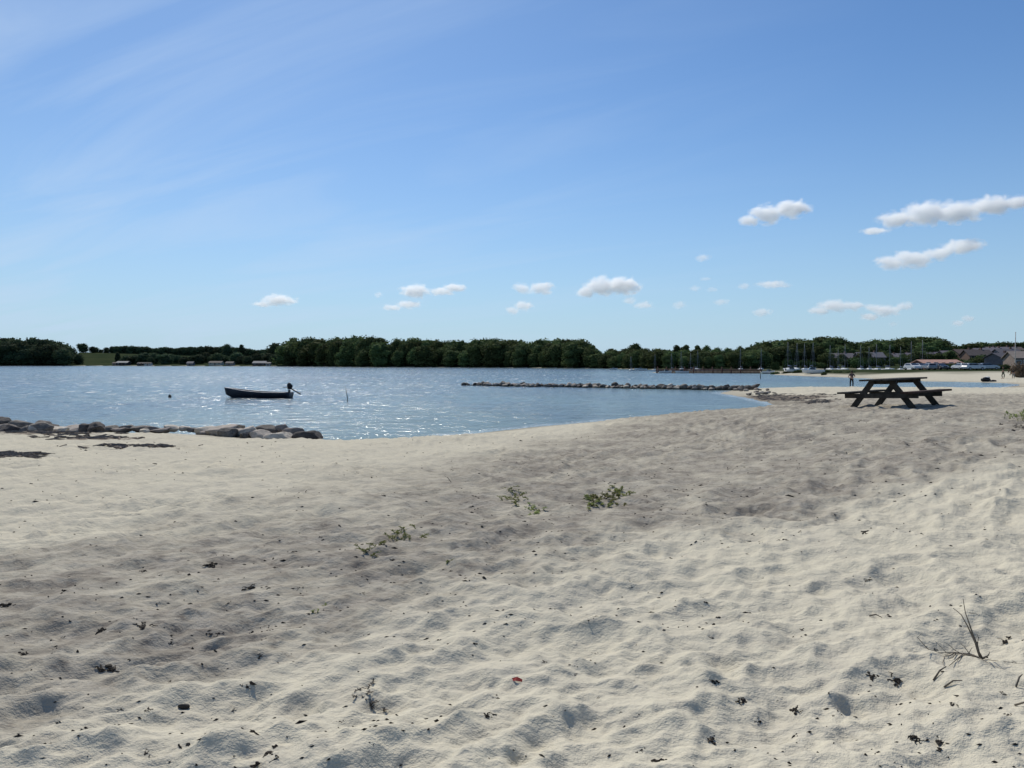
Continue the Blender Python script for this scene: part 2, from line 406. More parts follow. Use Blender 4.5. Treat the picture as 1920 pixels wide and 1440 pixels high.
for k in range(520):                                   # broad worn hollows
    rr = random.uniform(2.0, 10.5); tt = random.uniform(-.72, .72); x0, y0 = rr * math.sin(tt), rr * math.cos(tt)
    rad = random.uniform(.15, .28); stamp(x0, y0, rad, rad * random.uniform(.06, .13), random.uniform(1.3, 2.2), random.gauss(math.radians(41), .35))
for k in range(4600):
    rr = math.sqrt(random.uniform(1.5 ** 2, 23 ** 2)) if random.random() < .8 else random.uniform(1.8, 9)
    tt = random.uniform(-.72, .72); x0, y0 = rr * math.sin(tt), rr * math.cos(tt)
    rad = random.uniform(.05, .12) * (1.25 if rr < 7 and random.random() < .35 else 1)
    stamp(x0, y0, rad, rad * random.uniform(.05, .15), random.uniform(1.1, 1.9), random.gauss(math.radians(41), .7)); NST += 1

# surface marks: a broad band of darker sand, wet rim, weed left by the tide, grass inland
def polyd(x, y, pts):                                  # signed side distance to a polyline y=f(x)
    px_, py_ = zip(*pts); return y - np.interp(x, px_, py_)
wobd = perlin(GX * .5, GY * .4, 51) * 1.6 + perlin(GX * 2.1, GY * 1.7, 52) * .9 + perlin(GX * 5.1, GY * 4.7, 54) * .7
low = polyd(GX, GY, [(-9, -.3), (-2.2, 2.85), (-1.08, 4.1), (.15, 5.6), (1.55, 6.8), (3.4, 8.0), (6.4, 9.8), (12, 13), (30, 25)])
upx = np.interp(GY, [0, 5.0, 7.0, 7.4, 9.3, 12.4, 15, 25], [-14, -9, -4.2, -3.2, -2.6, -2.1, -1.2, 3.5])
dark = sstep(-.3, 1.1, low + wobd * .45) * sstep(-1.2, 2.2, (GX - upx) + wobd * .9)
dark *= .82 + .6 * perlin(GX * 1.2, GY * 1.0, 53) + .5 * perlin(GX * 4.2, GY * 4.0, 55); dark *= sstep(60, 40, GY)
dark = np.clip(dark, 0, 1)
wet = sstep(3.0, .3, GD + perlin(GX * .6, GY * .6, 61) * 1.6) * (GD < 5)
wet = wet * np.where(GY > 60, .35, .55)
def blob(u, Y, ru, rY, z=.8):
    x0 = xat(u, Y); rx = ru / F * Y
    return np.exp(-(((GX - x0) / rx) ** 2 + ((GY - Y) / rY) ** 2))
wr = 1.0 * blob(70, 23.2, 130, 1.9) + .85 * blob(170, 20.2, 90, .55) + .75 * blob(0, 25, 90, 2) + .5 * blob(250, 16.8, 120, .4) + .42 * blob(40, 15.0, 70, .4) \
   + 1.0 * blob(1490, 53, 75, 2.6) + .9 * blob(1440, 57, 40, 3) + .8 * blob(1530, 47, 40, 1.8) + .55 * blob(1900, 84, 60, 5)
wr = 1.25 * wr
wr = np.clip(wr + .25 * (perlin(GX * .9, GY * 1.4, 63)) * (wr > .15), 0, 1) * (GD > 0)
sandfar = sstep(14, 5, GD) * (GY > 90) + (GY <= 90)
u_ = GX / np.maximum(GY, 1) * F + 960
rightbeach = sstep(1400, 1480, u_) * sstep(150, 132, GY + perlin(GX * .1, GY * .1, 65) * 14)
grass = np.where(GY > 90, np.clip(1 - np.maximum(rightbeach, sstep(7, 2, GD) * (u_ > 1200) * (GY < 230)), 0, 1), 0) * (GD > .8)
grass = np.where((GY < 60) & (np.abs(TH) > 1.2) & (GD > 60), 1.0, grass)

def sheet(name, i0, i1, centre=False):
    n = len(th); V = np.stack([GX[i0:i1], GY[i0:i1], GZ[i0:i1]], -1).reshape(-1, 3); m_ = i1 - i0
    I, J = np.meshgrid(np.arange(m_ - 1), np.arange(n), indexing='ij'); J2 = (J + 1) % n
    Q = np.stack([I * n + J, I * n + J2, (I + 1) * n + J2, (I + 1) * n + J], -1).reshape(-1, 4)[:, ::-1]
    me = fastmesh(name, V, Q)
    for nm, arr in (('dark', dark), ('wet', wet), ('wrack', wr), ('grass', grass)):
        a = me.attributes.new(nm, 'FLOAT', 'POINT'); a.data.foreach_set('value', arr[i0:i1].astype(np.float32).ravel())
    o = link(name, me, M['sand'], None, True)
    if centre:
        cv = [(x, y, z) for x, y, z in zip(GX[0], GY[0], GZ[0])] + [(0, 0, GZ[0].mean())]
        bm = bmesh.new(); bm.from_mesh(me); bm.verts.ensure_lookup_table()
        ring = [bm.verts[j] for j in range(n)]; c = bm.verts.new(cv[-1])
        for j in range(n): bm.faces.new((ring[(j + 1) % n], ring[j], c)).smooth = True
        bm.to_mesh(me); bm.free()
    return tag(o, kind='structure')
sheet('sand_beach', 0, NB, True)
sheet('shore_terrain', NB - 1, len(r))

def ground(x, y):                                      # height of the sheet at a point
    rr, tt = math.hypot(x, y), math.atan2(x, y)
    if tt < -FRONT: tt += 2 * PI
    i = min(max(int(np.searchsorted(r, rr)) - 1, 0), len(r) - 2); j = min(int(np.searchsorted(th, tt)) - 1, len(th) - 2); j = max(j, 0)
    a = (rr - r[i]) / (r[i + 1] - r[i]); b = (tt - th[j]) / (th[j + 1] - th[j])
    return float((GZ[i, j] * (1 - b) + GZ[i, j + 1] * b) * (1 - a) + (GZ[i + 1, j] * (1 - b) + GZ[i + 1, j + 1] * b) * a)
def hit(u, v):                                         # where the sight line meets the sheet
    d = ray(u, v); Y = 1.2; step = .01
    while Y < 120:
        if CAMH + d.z * Y <= ground(d.x * Y, Y): break
        Y += max(.006, Y * .004)
    return Vector((d.x * Y, Y, ground(d.x * Y, Y)))

# ------------------------------------------------------------------ water sheet
wth = np.concatenate([np.linspace(-.66, .66, 1050), np.linspace(.66, 2 * PI - .66, 90)[1:-1]]); wr_ = [4.0, 12, 20]
while wr_[-1] < 4500: wr_.append(wr_[-1] + min(max(wr_[-1] ** 2 / 5200, .1), .03 * wr_[-1]))
wr_ = np.array(wr_); WT, WR = np.meshgrid(wth, wr_); WX = WR * np.sin(WT); WY = WR * np.cos(WT)
WD = sdist(WX, WY); n = len(wth)
I, J = np.meshgrid(np.arange(len(wr_) - 1), np.arange(n), indexing='ij'); J2 = (J + 1) % n
Q = np.stack([I * n + J, I * n + J2, (I + 1) * n + J2, (I + 1) * n + J], -1).reshape(-1, 4)[:, ::-1]
lee = sstep(2, 26, -WD)                            # calmer close to the beach
ca, sa = math.cos(.35), math.sin(.35); WA = WX * ca + WY * sa; WB = -WX * sa + WY * ca
WZ = perlin(WA * .35, WB * .75, 201) * .075 + perlin(WA * .9, WB * 1.6, 202) * .05 + perlin(WX * 1.5, WY * 2.8, 203) * .024 * (WR < 110)
WZ = WZ * (.25 + .75 * lee) * (1 + .6 * perlin(WX * .03, WY * .02, 205)) * sstep(700, 250, WR) * (np.abs(WT) < .66)
me = fastmesh('water', np.stack([WX, WY, WZ], -1).reshape(-1, 3), Q)
a = me.attributes.new('edge', 'FLOAT', 'POINT'); a.data.foreach_set('value', np.clip(sstep(.75, .15, np.abs(-WD - .25 + .5 * perlin(WX * .7, WY * .7, 9))), 0, 1).astype(np.float32).ravel())
a = me.attributes.new('depth', 'FLOAT', 'POINT'); a.data.foreach_set('value', np.clip(sstep(-1, 42, -WD + 8 * perlin(WX * .05, WY * .05, 8)), 0, 1).astype(np.float32).ravel())
tag(link('water', me, M['water'], None, True), kind='structure')

# ------------------------------------------------------------------ trees
def leaf_cloud(lobes, count, size, core=.72, rs=None, flat=.0):
    rs = rs or random
    V = []; Fc = []
    wts = [a[3] * a[4] * a[5] for a in lobes]; tot = sum(wts)
    for (cx_, cy_, cz_, rx, ry, rz), wt in zip(lobes, wts):
        for _ in range(max(10, int(count * wt / tot))):
            d = Vector((rs.gauss(0, 1), rs.gauss(0, 1), rs.gauss(0, 1))).normalized(); q = rs.uniform(.74, 1.22)
            lump = 1 + .16 * mn.noise(d * 2.3 + Vector((cx_, cy_, cz_)))
            c = Vector((cx_ + d.x * rx * q * lump, cy_ + d.y * ry * q * lump, cz_ + d.z * rz * q * lump))
            nn = (d + Vector((rs.uniform(-1, 1), rs.uniform(-1, 1), rs.uniform(-1, 1))) * .9).normalized()
            t = nn.orthogonal().normalized(); t = Matrix.Rotation(rs.uniform(0, 6.28), 3, nn) @ t; b = nn.cross(t)
            s = size * rs.uniform(.6, 1.35); k = len(V)
            V += [c - t * s * .5, c - b * s * .42 + nn * s * .1, c + t * s * .5, c + b * s * .42 - nn * s * .1]; Fc.append((k, k + 1, k + 2, k + 3))
    mb = MB(); mb.add(V, Fc)
    for (cx_, cy_, cz_, rx, ry, rz) in lobes:
        mb.ball((cx_, cy_, cz_), (rx * core, ry * core, rz * core), 2, 0, lambda p: 1 + .18 * mn.noise(p * 2 + Vector((cx_, 0, cz_))))
    return mb
def tree_proto(kind, seed):
    rs = random.Random(seed); lob = []
    if kind == 'broad':
        for k in range(9):
            a = rs.uniform(0, 6.28); q = rs.uniform(.3, 2.5); z = rs.uniform(4.2, 7.9) - q * .35
            s = rs.uniform(1.3, 2.1); lob.append((q * math.cos(a), q * math.sin(a), z, s * 1.1, s * 1.1, s))
        lob.append((0, 0, 5.2, 3.0, 3.0, 3.0)); lob.append((rs.uniform(-1, 1), rs.uniform(-1, 1), 2.2, 3.1, 3.1, 2.3)); lob.append((rs.uniform(-.6, .6), 0, 8.3, 1.7, 1.7, 1.5))
    elif kind == 'round':
        lob = [(0, 0, 5.6, 3.2, 3.2, 3.4), (0.4, 0, 2.0, 2.8, 2.8, 2.1), (1.4, .5, 4.4, 2.2, 2.2, 2.0), (-1.5, -.5, 4.6, 2.2, 2.2, 2.2), (.4, 0, 8.2, 1.9, 1.9, 1.6), (-1.1, 0, 7.4, 1.6, 1.6, 1.5)]
    elif kind == 'tall':
        for k in range(7):
            z = 2.6 + k * 1.05; s = 1.75 * (1 - abs(k - 2.6) / 8); lob.append((rs.uniform(-.5, .5), rs.uniform(-.5, .5), z, s, s, 1.3))
    mb = leaf_cloud(lob, 1700, .66, .8, rs)
    crown = mb
    tk = MB(); tk.tube([(0, 0, -.8), (.05, 0, 1.5), (.1, .05, 4), (.05, 0, 6.5)], [.34, .27, .2, .08], 8)
    for k in range(5):
        a = rs.uniform(0, 6.28); z = rs.uniform(1.8, 4); tk.tube([(0.06, 0, z), (math.cos(a) * .9, math.sin(a) * .9, z + 1), (math.cos(a) * 1.9, math.sin(a) * 1.9, z + 1.8)], [.13, .08, .04], 6)
    return crown, tk
PROTO = {}
for kd, ns in (('broad', 4), ('round', 3), ('tall', 3)):
    for s in range(ns):
        c, t = tree_proto(kd, 100 * s + len(kd)); cm = mesh('crown', c.v, c.f); tm = mesh('trunk', t.v, t.f); tm.materials.append(M['bark'])
        PROTO[(kd, s)] = (cm, tm)
CM = {}
def tree(u, Y, vtop, kind='broad', mat='leaf', wide=1.0, label='', group='', name='tree', hmin=2.0, sink=0.0):
    x = xat(u, Y); zg = ground(x, Y) - sink; h = max(height_at(vtop, Y) - zg, hmin)
    k = random.randrange(4 if kind == 'broad' else 3); cm, tm = PROTO[(kind, k)]
    key = (kind, k, mat)
    if key not in CM: CM[key] = cm.copy(); CM[key].materials.clear(); CM[key].materials.append(M[mat])
    s = h / 9.8; root = empty(name, (x, Y, zg), random.uniform(0, 6.28)); sw = s * wide
    root.scale = (sw, sw, s)
    o = bpy.data.objects.new('crown', CM[key]); COL.objects.link(o); o.parent = root
    o = bpy.data.objects.new('trunk', tm); COL.objects.link(o); o.parent = root
    return tag(root, label, 'tree', group)

def wood(contour, Yf, rows, spacing, kind, mat, label, group, depth=9, jit=2.5, wide=1.15):
    us, vs = zip(*contour)
    for q in range(rows):
        u = us[0] + (spacing * .35 if q % 2 else 0) + 3
        while u < us[-1] - 3:
            Y = (np.interp(u, *zip(*Yf)) if isinstance(Yf, list) else Yf) + 6 + q * depth + random.uniform(-2, 2)
            vt = float(np.interp(u, us, vs))
            # the rows at the back carry the skyline, the front row is lower and shows its own crowns
            lowr = [random.uniform(4, 24), random.uniform(1, 12)][q] if q < min(2, rows - 1) else random.uniform(-4, jit - 1.2)
            tree(u, Y, vt + lowr * (1 if vt < 648 else .5), random.choice(kind), mat, wide * random.uniform(.75, 1.4), label, group)
            u += spacing * random.uniform(.5, 1.45)
YS = [(-400, 760), (0, 742), (130, 740), (300, 690), (540, 620), (700, 500), (900, 445), (1130, 370), (1230, 303), (1500, 292), (1740, 285), (2100, 285)]
yshore = lambda u: float(np.interp(u, *zip(*YS)))
wood([(-60, 637), (0, 637), (25, 634.5), (45, 638), (60, 635), (90, 635.5), (102, 639), (115, 641), (124, 647), (131, 656)], YS, 3, 15, ['broad', 'round'], 'leaf_far',
     'dark tree in the dense wood at the far left of the opposite shore', 'trees of the wood at the far left', 11)
wood([(541, 645), (547, 637), (556, 633), (600, 634), (640, 636), (682, 632), (715, 637), (760, 635.5), (810, 640), (838, 642.5), (850, 640), (880, 641), (900, 637.5), (930, 636.5), (975, 638.5),
      (989, 645), (1004, 639), (1080, 637.5), (1096, 641), (1106, 646), (1114, 655)], YS, 4, 24, ['broad', 'broad', 'round'], 'leaf',
     'dark broad tree in the long dense wood across the middle of the bay', 'trees of the long middle wood', 9)
# hedges and trees on the left hill
HILL = [(178, 649), (190, 655), (205, 649), (222, 649), (245, 648), (260, 650), (270, 648), (285, 652), (300, 652), (309, 648), (318, 652), (340, 651), (372, 649), (386, 647), (400, 650), (430, 649), (452, 651),
        (470, 654), (486, 655), (497, 653), (535, 655)]
us, vs = zip(*HILL); u = 180
while u < 545:
    vt = float(np.interp(u, us, vs))
    tree(u, yshore(u) + 235, vt + random.uniform(-.5, 1.2), random.choice(['broad', 'round']), 'leaf_far', 1.5, 'dark tree of the hedge along the top of the left hill', 'hedge trees on the left hill', hmin=5, sink=1.5)
    u += random.uniform(7.5, 11)
u = 236
while u < 540:
    tree(u, yshore(u) + random.uniform(40, 110), random.uniform(660, 668), random.choice(['broad', 'round']), 'leaf_far', 1.6, 'mid height tree among the huts below the left hill', 'trees below the left hill', hmin=5, sink=1)
    u += random.uniform(10, 15)
for (u, dY, vt, kd, wd, lb) in [(156, 225, 643.5, 'broad', 1.6, 'flat-topped dark tree alone on the skyline of the green field'), (174, 225, 649.5, 'round', 1.5, 'small pale tree right of the flat-topped tree on the field skyline'),
        (427, 200, 645, 'round', 1.2, 'rounded tree rising from the hedge left of the paired skyline trees'), (453, 190, 647, 'tall', 1.3, 'narrow tree between the two rounded skyline trees on the left hill'),
        (517, 130, 643, 'round', 1.25, 'tall round tree just left of the long middle wood'), (146, 30, 663, 'round', 1.5, 'low rounded tree beside the right edge of the far left wood'),
        (221, 60, 661, 'tall', 1.2, 'dark narrow tree standing behind the pale-roofed boathouse'), (283, 40, 669, 'round', 1.3, 'small tree right of the pale-roofed boathouse')]:
    tree(u, yshore(u) + dY, vt, kd, 'leaf_far', wd, lb, None)
# behind the marina
wood([(1116, 657), (1135, 659), (1160, 655), (1180, 654), (1200, 654), (1225, 654), (1250, 653)], [(1116, 372), (1200, 330), (1250, 308)], 3, 20, ['broad', 'round'], 'leaf',
     'green tree in the lower belt right of the long middle wood', 'trees of the lower belt', 8, 2.5, 1.4)
wood([(1250, 657), (1300, 657), (1360, 656), (1436, 655)], 300, 3, 22, ['round', 'broad'], 'leaf',
     'bushy green tree behind the marina masts', 'trees behind the marina masts', 7, 2.5, 1.45)
for (u, vt, kd, wd, lb) in [(1145, 653, 'round', .9, 'small tree standing above the belt just right of the middle wood'), (1190, 643.5, 'round', 1.0, 'tall round-headed tree above the belt right of the middle wood'),
        (1269, 649, 'tall', 1.2, 'left one of two neighbouring narrow dark trees behind the marina'), (1284, 648.5, 'tall', 1.25, 'right one of two neighbouring narrow dark trees behind the marina'),
        (1306, 649, 'tall', 1.1, 'thin pointed tree right of the pair of narrow dark trees'), (1324, 647.5, 'round', .8, 'dense round-topped tree left of the flat-topped trees behind the marina'),
        (1345, 651.5, 'broad', 1.0, 'left of the two flat-topped trees behind the marina'), (1364, 651.5, 'broad', 1.0, 'right of the two flat-topped trees behind the marina'),
        (1388, 649, 'round', .8, 'small round tree poking up left of the marina wood'), (1403, 650, 'round', .8, 'small round tree directly beside the marina wood')]:
    tree(u, yshore(u) + 30, vt, kd, 'leaf', wd, lb, None)
wood([(1420, 650), (1428, 645), (1440, 640), (1475, 639), (1515, 638), (1524, 635), (1537, 632.5), (1565, 635), (1582, 637), (1592, 642), (1602, 649)], 345, 4, 17, ['broad', 'round'], 'leaf',
     'dark tree in the wood rising behind the marina', 'trees of the wood behind the marina', 8, 2.5, 1.35)
wood([(1604, 648), (1615, 642), (1640, 639), (1655, 638.5), (1680, 641), (1692, 636), (1720, 635), (1748, 632.5), (1758, 636), (1766, 643), (1772, 650)], 395, 4, 17, ['broad', 'round'], 'leaf',
     'dark tree in the wood above the hillside houses', 'trees of the wood above the houses', 8, 2.5, 1.5)
us, vs = zip(*[(1772, 647), (1800, 647), (1820, 643), (1837, 640), (1850, 644), (1866, 641), (1885, 639.5), (1900, 642), (1935, 641), (2000, 640)]); u = 1774
while u < 1985:
    tree(u, 420, float(np.interp(u, us, vs)) + random.uniform(0, 1), random.choice(['round', 'broad']), 'leaf', 1.7, 'dark tree of the hedge along the top of the right hill', 'hedge trees on the right hill', hmin=3, sink=1)
    u += random.uniform(11, 15)

# bushes in gardens and along the far beach
def bush_proto(seed):
    rs = random.Random(seed); lob = [(rs.uniform(-1, 1), rs.uniform(-.6, .6), rs.uniform(.5, 1.2), rs.uniform(.8, 1.2), rs.uniform(.7, 1), rs.uniform(.6, 1)) for _ in range(5)]
    return leaf_cloud(lob, 700, .3, .78, rs)
BUSH = []
for s in range(4):
    b = bush_proto(s); BUSH.append(b)
BM = {}
def bush(u, Y, wpx, hpx, mat, label, group=None):
    k = random.randrange(4)
    if (k, mat) not in BM:
        me = mesh('bush', BUSH[k].v, BUSH[k].f); me.materials.append(M[mat]); BM[(k, mat)] = me
    o = bpy.data.objects.new('bush', BM[(k, mat)]); COL.objects.link(o); x = xat(u, Y)
    o.location = (x, Y, ground(x, Y) - .1); sw = wpx / F * Y / 3.6; sh = hpx / F * Y / 2.0
    o.scale = (sw, sw * .9, sh); o.rotation_euler.z = random.choice([0, PI]) + random.uniform(-.3, .3)
    return tag(o, label, 'bush', group)
for k in range(64):
    u = random.uniform(1545, 1915); Y = random.uniform(228, 395)
    if u < 1735 and Y < 290: Y = random.uniform(296, 350)
    bush(u, Y, random.uniform(18, 40), random.uniform(9, 19), random.choice(['leaf_bush', 'leaf', 'leaf']), 'green garden bush between the hillside houses', 'bushes between the hillside houses')
for k in range(24):
    u = random.uniform(1545, 1912); Y = random.uniform(296, 350)
    tree(u, Y, random.uniform(657, 665), random.choice(['round', 'broad']), 'leaf', 1.7, 'small garden tree among the hillside houses', 'garden trees among the hillside houses', hmin=3.5)
for k in range(16):
    u = 1455 + k * 18 + random.uniform(-5, 5); Y = random.uniform(295, 300)
    bush(u, Y, random.uniform(16, 26), random.uniform(10, 20), 'leaf_bush', 'light green bush on the bank behind the marina', 'bushes behind the marina')
for k in range(9):
    bush(1772 + k * 14 + random.uniform(-3, 3), 184 + random.uniform(-2, 4), random.uniform(18, 28), random.uniform(9, 14), 'leaf', 'dark bush of the hedge behind the parked cars', 'hedge behind the parked cars')
for k in range(7):
    bush(1452 + k * 24 + random.uniform(-6, 6), 176 - k * 4, random.uniform(14, 24), random.uniform(3, 6), 'leaf_bush', 'low dune bush along the edge of the far beach', 'dune bushes on the far beach')
bush(1912, 116, 44, 30, 'leaf_brown', 'brown dry bush right of the flagpole at the end of the beach')
bush(1545, 150, 14, 7, 'leaf', 'round grey-green bush beside the white motor boat on the far beach')

# ------------------------------------------------------------------ houses
HM = {}
def cmat(name, col, rough=.8):
    k = (name, col)
    if k not in HM: HM[k] = plain(name, col, rough, .2, 1.2)
    return HM[k]
def house(u, Y, w_, dp, hw, hr, wall, roof, label, rz=0.0, name='house', nwin=3, chimney=True, group=None, overhang=.4):
    x = xat(u, Y); zs = [ground(x + a, Y + b) for a in (-w_ / 2, w_ / 2) for b in (-dp / 2, dp / 2)]
    z = max(zs) - .1
    if name == 'house': w_ *= .74; hr *= .62; hw *= .8; wall = tuple(k * .62 for k in wall); roof = tuple(k * .72 for k in roof)
    if name == 'boathouse': w_ *= .85; hr *= .7; hw *= .62; wall = tuple(k * .7 for k in wall); roof = tuple(k * .6 for k in roof)
    e = empty(name, (x, Y, z), rz); tag(e, label, 'house' if name == 'house' else name.replace('_', ' '), group)
    wm = cmat('wall_render', wall); rm = cmat('roof_tiles', roof)
    a, b = w_ / 2, dp / 2; m = MB()
    m.add([(-a, -b, -3), (a, -b, -3), (a, b, -3), (-a, b, -3), (-a, -b, hw), (a, -b, hw), (a, b, hw), (-a, b, hw), (-a, 0, hw + hr), (a, 0, hw + hr)],
          [(0, 1, 5, 4), (2, 3, 7, 6), (1, 2, 6, 9, 5), (3, 0, 4, 8, 7), (0, 3, 2, 1), (4, 5, 9, 8), (6, 7, 8, 9)])
    m.build('wall', wm, e)
    m = MB(); o_ = overhang; sl_ = hr / b; t = .18
    for s in (-1, 1):
        p = [(-a - o_, s * (b + o_), hw - o_ * sl_ + .02), (a + o_, s * (b + o_), hw - o_ * sl_ + .02), (a + o_, 0, hw + hr + .02), (-a - o_, 0, hw + hr + .02)]
        m.add(p + [(q[0], q[1], q[2] + t) for q in p], [(0, 1, 2, 3), (7, 6, 5, 4), (0, 4, 5, 1), (1, 5, 6, 2), (2, 6, 7, 3), (3, 7, 4, 0)])
    rf = m.build('roof', rm, e)
    if chimney: c = MB(); c.box((w_ * .22, .4, hw + hr + .25), (.6, .6, 1.3)); c.build('chimney', cmat('chimney_brick', (.20, .12, .09)), rf)
    for k in range(nwin):
        wx = -a + w_ * (k + .5) / nwin
        if k == nwin // 2 and nwin > 1:
            d = MB(); d.box((wx, -b - .03, 1.0), (.95, .08, 2.0)); d.build('door', cmat('door_paint', (.12, .09, .07)), e); continue
        f = MB(); f.box((wx, -b - .03, 1.5), (1.3, .07, 1.15)); fo = f.build('window', M['white'], e)
        g = MB(); g.box((wx, -b - .085, 1.5), (1.12, .05, .97)); g.build('pane', M['glass'], fo)
    return e
G, BR, WH = (.13, .12, .13), (.16, .10, .08), (.55, .53, .5)
for (u, Y, w_, dp, hw, hr, wall, roof, lb) in [
    (1575, 330, 13, 8, 2.6, 2.8, (.30, .26, .24), (.19, .17, .18), 'grey-roofed house leftmost on the slope behind the marina'),
    (1606, 356, 6, 6, 3.4, 2.0, (.62, .62, .60), (.20, .19, .20), 'small white-gabled house high between the two dark woods'),
    (1600, 318, 10, 8, 2.4, 2.6, (.20, .18, .18), (.15, .14, .16), 'low dark house below the small white-gabled house'),
    (1629, 312, 13, 8, 2.8, 3.0, (.24, .23, .25), (.17, .17, .20), 'broad grey house with a long pale eave behind the picnic table'),
    (1642, 345, 9, 7, 2.4, 2.4, (.32, .30, .30), (.22, .20, .22), 'light grey roofed house above the broad grey house'),
    (1668, 352, 11, 7, 2.5, 2.2, (.24, .23, .25), (.17, .16, .19), 'slate-roofed house over the middle of the picnic table'),
    (1692, 360, 12, 8, 2.6, 2.4, (.25, .23, .24), (.18, .17, .21), 'purplish grey roof left of the tall mast on the hill'),
    (1722, 352, 15, 8, 2.6, 2.6, (.24, .22, .23), (.17, .15, .19), 'long purplish grey house under the right wood'),
    (1755, 362, 13, 8, 2.4, 2.8, (.22, .20, .22), (.17, .15, .19), 'grey house at the right end of the wood'),
    (1736, 318, 14, 8, 2.2, 1.4, (.60, .58, .54), (.33, .33, .30), 'flat pale-roofed house above the long red-roofed building'),
    (1782, 350, 12, 8, 2.6, 2.6, (.20, .17, .19), (.20, .18, .20), 'dull grey house below the start of the right hedge'),
    (1808, 330, 12, 8, 2.6, 2.8, (.30, .17, .13), (.14, .10, .09), 'brown brick house in the middle of the right slope'),
    (1815, 372, 14, 7, 2.2, 2.2, (.30, .27, .26), (.20, .19, .18), 'long low house just under the right hedge'),
    (1830, 290, 11, 8, 2.4, 3.2, (.26, .17, .13), (.12, .10, .10), 'brown house half hidden by dark trees on the right slope'),
    (1846, 335, 12, 8, 2.8, 2.6, (.22, .19, .20), (.20, .18, .21), 'lilac grey roofed house left of the stepped pale gables'),
    (1858, 352, 9, 9, 3.0, 2.8, (.50, .46, .45), (.24, .20, .22), 'pale gabled house high on the right slope'),
    (1862, 300, 12, 9, 2.8, 3.0, (.26, .24, .26), (.21, .19, .22), 'wide lilac grey house below the pale gabled house'),
    (1882, 330, 10, 8, 3.0, 2.6, (.34, .30, .30), (.24, .21, .23), 'dusty grey house left of the flagpole top'),
    (1886, 288, 10, 8, 2.6, 2.8, (.40, .38, .38), (.16, .15, .17), 'pale walled house left of the foot of the flagpole'),
    (1878, 250, 9, 7, 2.4, 2.4, (.20, .19, .21), (.15, .14, .16), 'small dark house behind the two people on the far beach'),
    (1896, 356, 11, 7, 2.6, 2.6, (.30, .25, .22), (.22, .17, .15), 'brownish roofed house behind the flagpole top'),
    (1918, 205, 9, 8, 3.2, 2.6, (.42, .33, .27), (.34, .29, .25), 'tan house above the brown bush at the right edge'),
    ]:
    house(u, Y, w_, dp, hw, hr, wall, roof, lb, random.uniform(-.25, .25), 'house', random.choice([3, 4]), group='houses on the hillside')
house(1756, 222, 10.5, 7, 1.7, .9, (.13, .055, .045), (.46, .27, .21), 'long low building with a pale red roof behind the parked cars', 0, 'long_building', 5, False)
for (u, dY, w_, dp, hw, hr, wall, roof, lb) in [
    (232, 12, 12, 7, 3.6, 1.8, (.05, .045, .045), (.50, .50, .47), 'dark boathouse with a long pale roof on the left shore'),
    (216, 8, 3.4, 4, 3.2, 1.2, (.28, .21, .13), (.15, .12, .10), 'narrow tan hut left of the pale-roofed boathouse'),
    (279, 6, 6, 5, 2.4, 1.6, (.78, .78, .76), (.10, .09, .09), 'tiny bright white hut between the dark left sheds'),
    (268, 9, 9, 6, 2.4, 1.4, (.06, .05, .055), (.06, .05, .055), 'low black shed left of the tiny white hut'),
    (358, 8, 6, 5, 3.0, 2.0, (.26, .25, .27), (.25, .24, .26), 'small grey hut left of the long cream boathouse'),
    (406, 10, 12.5, 7, 3.4, 1.8, (.62, .61, .52), (.12, .10, .10), 'long cream-walled boathouse on the left shore'),
    (432, 8, 7, 6, 3.0, 1.8, (.34, .32, .30), (.12, .11, .11), 'grey hut right of the cream-walled boathouse'),
    (488, 10, 12, 7, 3.0, 2.2, (.10, .09, .09), (.36, .37, .38), 'grey-roofed boathouse left of the middle wood'),
    (504, 6, 4, 4, 3.0, 1.2, (.60, .62, .62), (.3, .3, .3), 'small white shed at the right end of the grey-roofed boathouse')]:
    house(u, yshore(u) + dY, w_, dp, hw, hr, wall, roof, lb, 0, 'boathouse', 3, False, 'boathouses along the left shore')

# ------------------------------------------------------------------ rocks
def rock_mesh(seed, sub=4):
    rs = random.Random(seed); bm = bmesh.new(); bmesh.ops.create_icosphere(bm, subdivisions=sub, radius=1); off = Vector((rs.uniform(0, 50), 3, 7))
    planes = []
    for _ in range(10):
        nn = Vector((rs.gauss(0, 1), rs.gauss(0, 1), rs.gauss(0, .8))).normalized(); planes.append((nn, rs.uniform(.55, .8)))
    for v in bm.verts:
        p = v.co.copy(); p *= 1 + .22 * mn.noise(p * 1.1 + off)
        for nn, dd in planes:
            k = p.dot(nn)
            if k > dd: p -= nn * (k - dd) * .98
        p *= 1 + .09 * mn.noise(p * 3 + off) + .02 * mn.noise(p * 11 + off)
        v.co = p
    for f in bm.faces: f.smooth = True
    me = bpy.data.meshes.new('boulder'); bm.to_mesh(me); bm.free(); return me
RK = [rock_mesh(s) for s in range(9)]; RKD = [m_.copy() for m_ in RK]
for m_ in RK: m_.materials.append(M['rock'])
for m_ in RKD: m_.materials.append(M['rock_dark'])
def boulder(x, y, z, sx, sy, sz, rz, label, group=None, dark_=False, k=None, tilt=0):
    k = random.randrange(9) if k is None else k
    o = bpy.data.objects.new('boulder', (RKD if dark_ else RK)[k]); COL.objects.link(o)
    o.location = (x, y, z); o.scale = (sx, sy, sz); o.rotation_euler = (random.uniform(-.15, .15), tilt + random.uniform(-.12, .12), rz)
    return tag(o, label, 'rock', group)
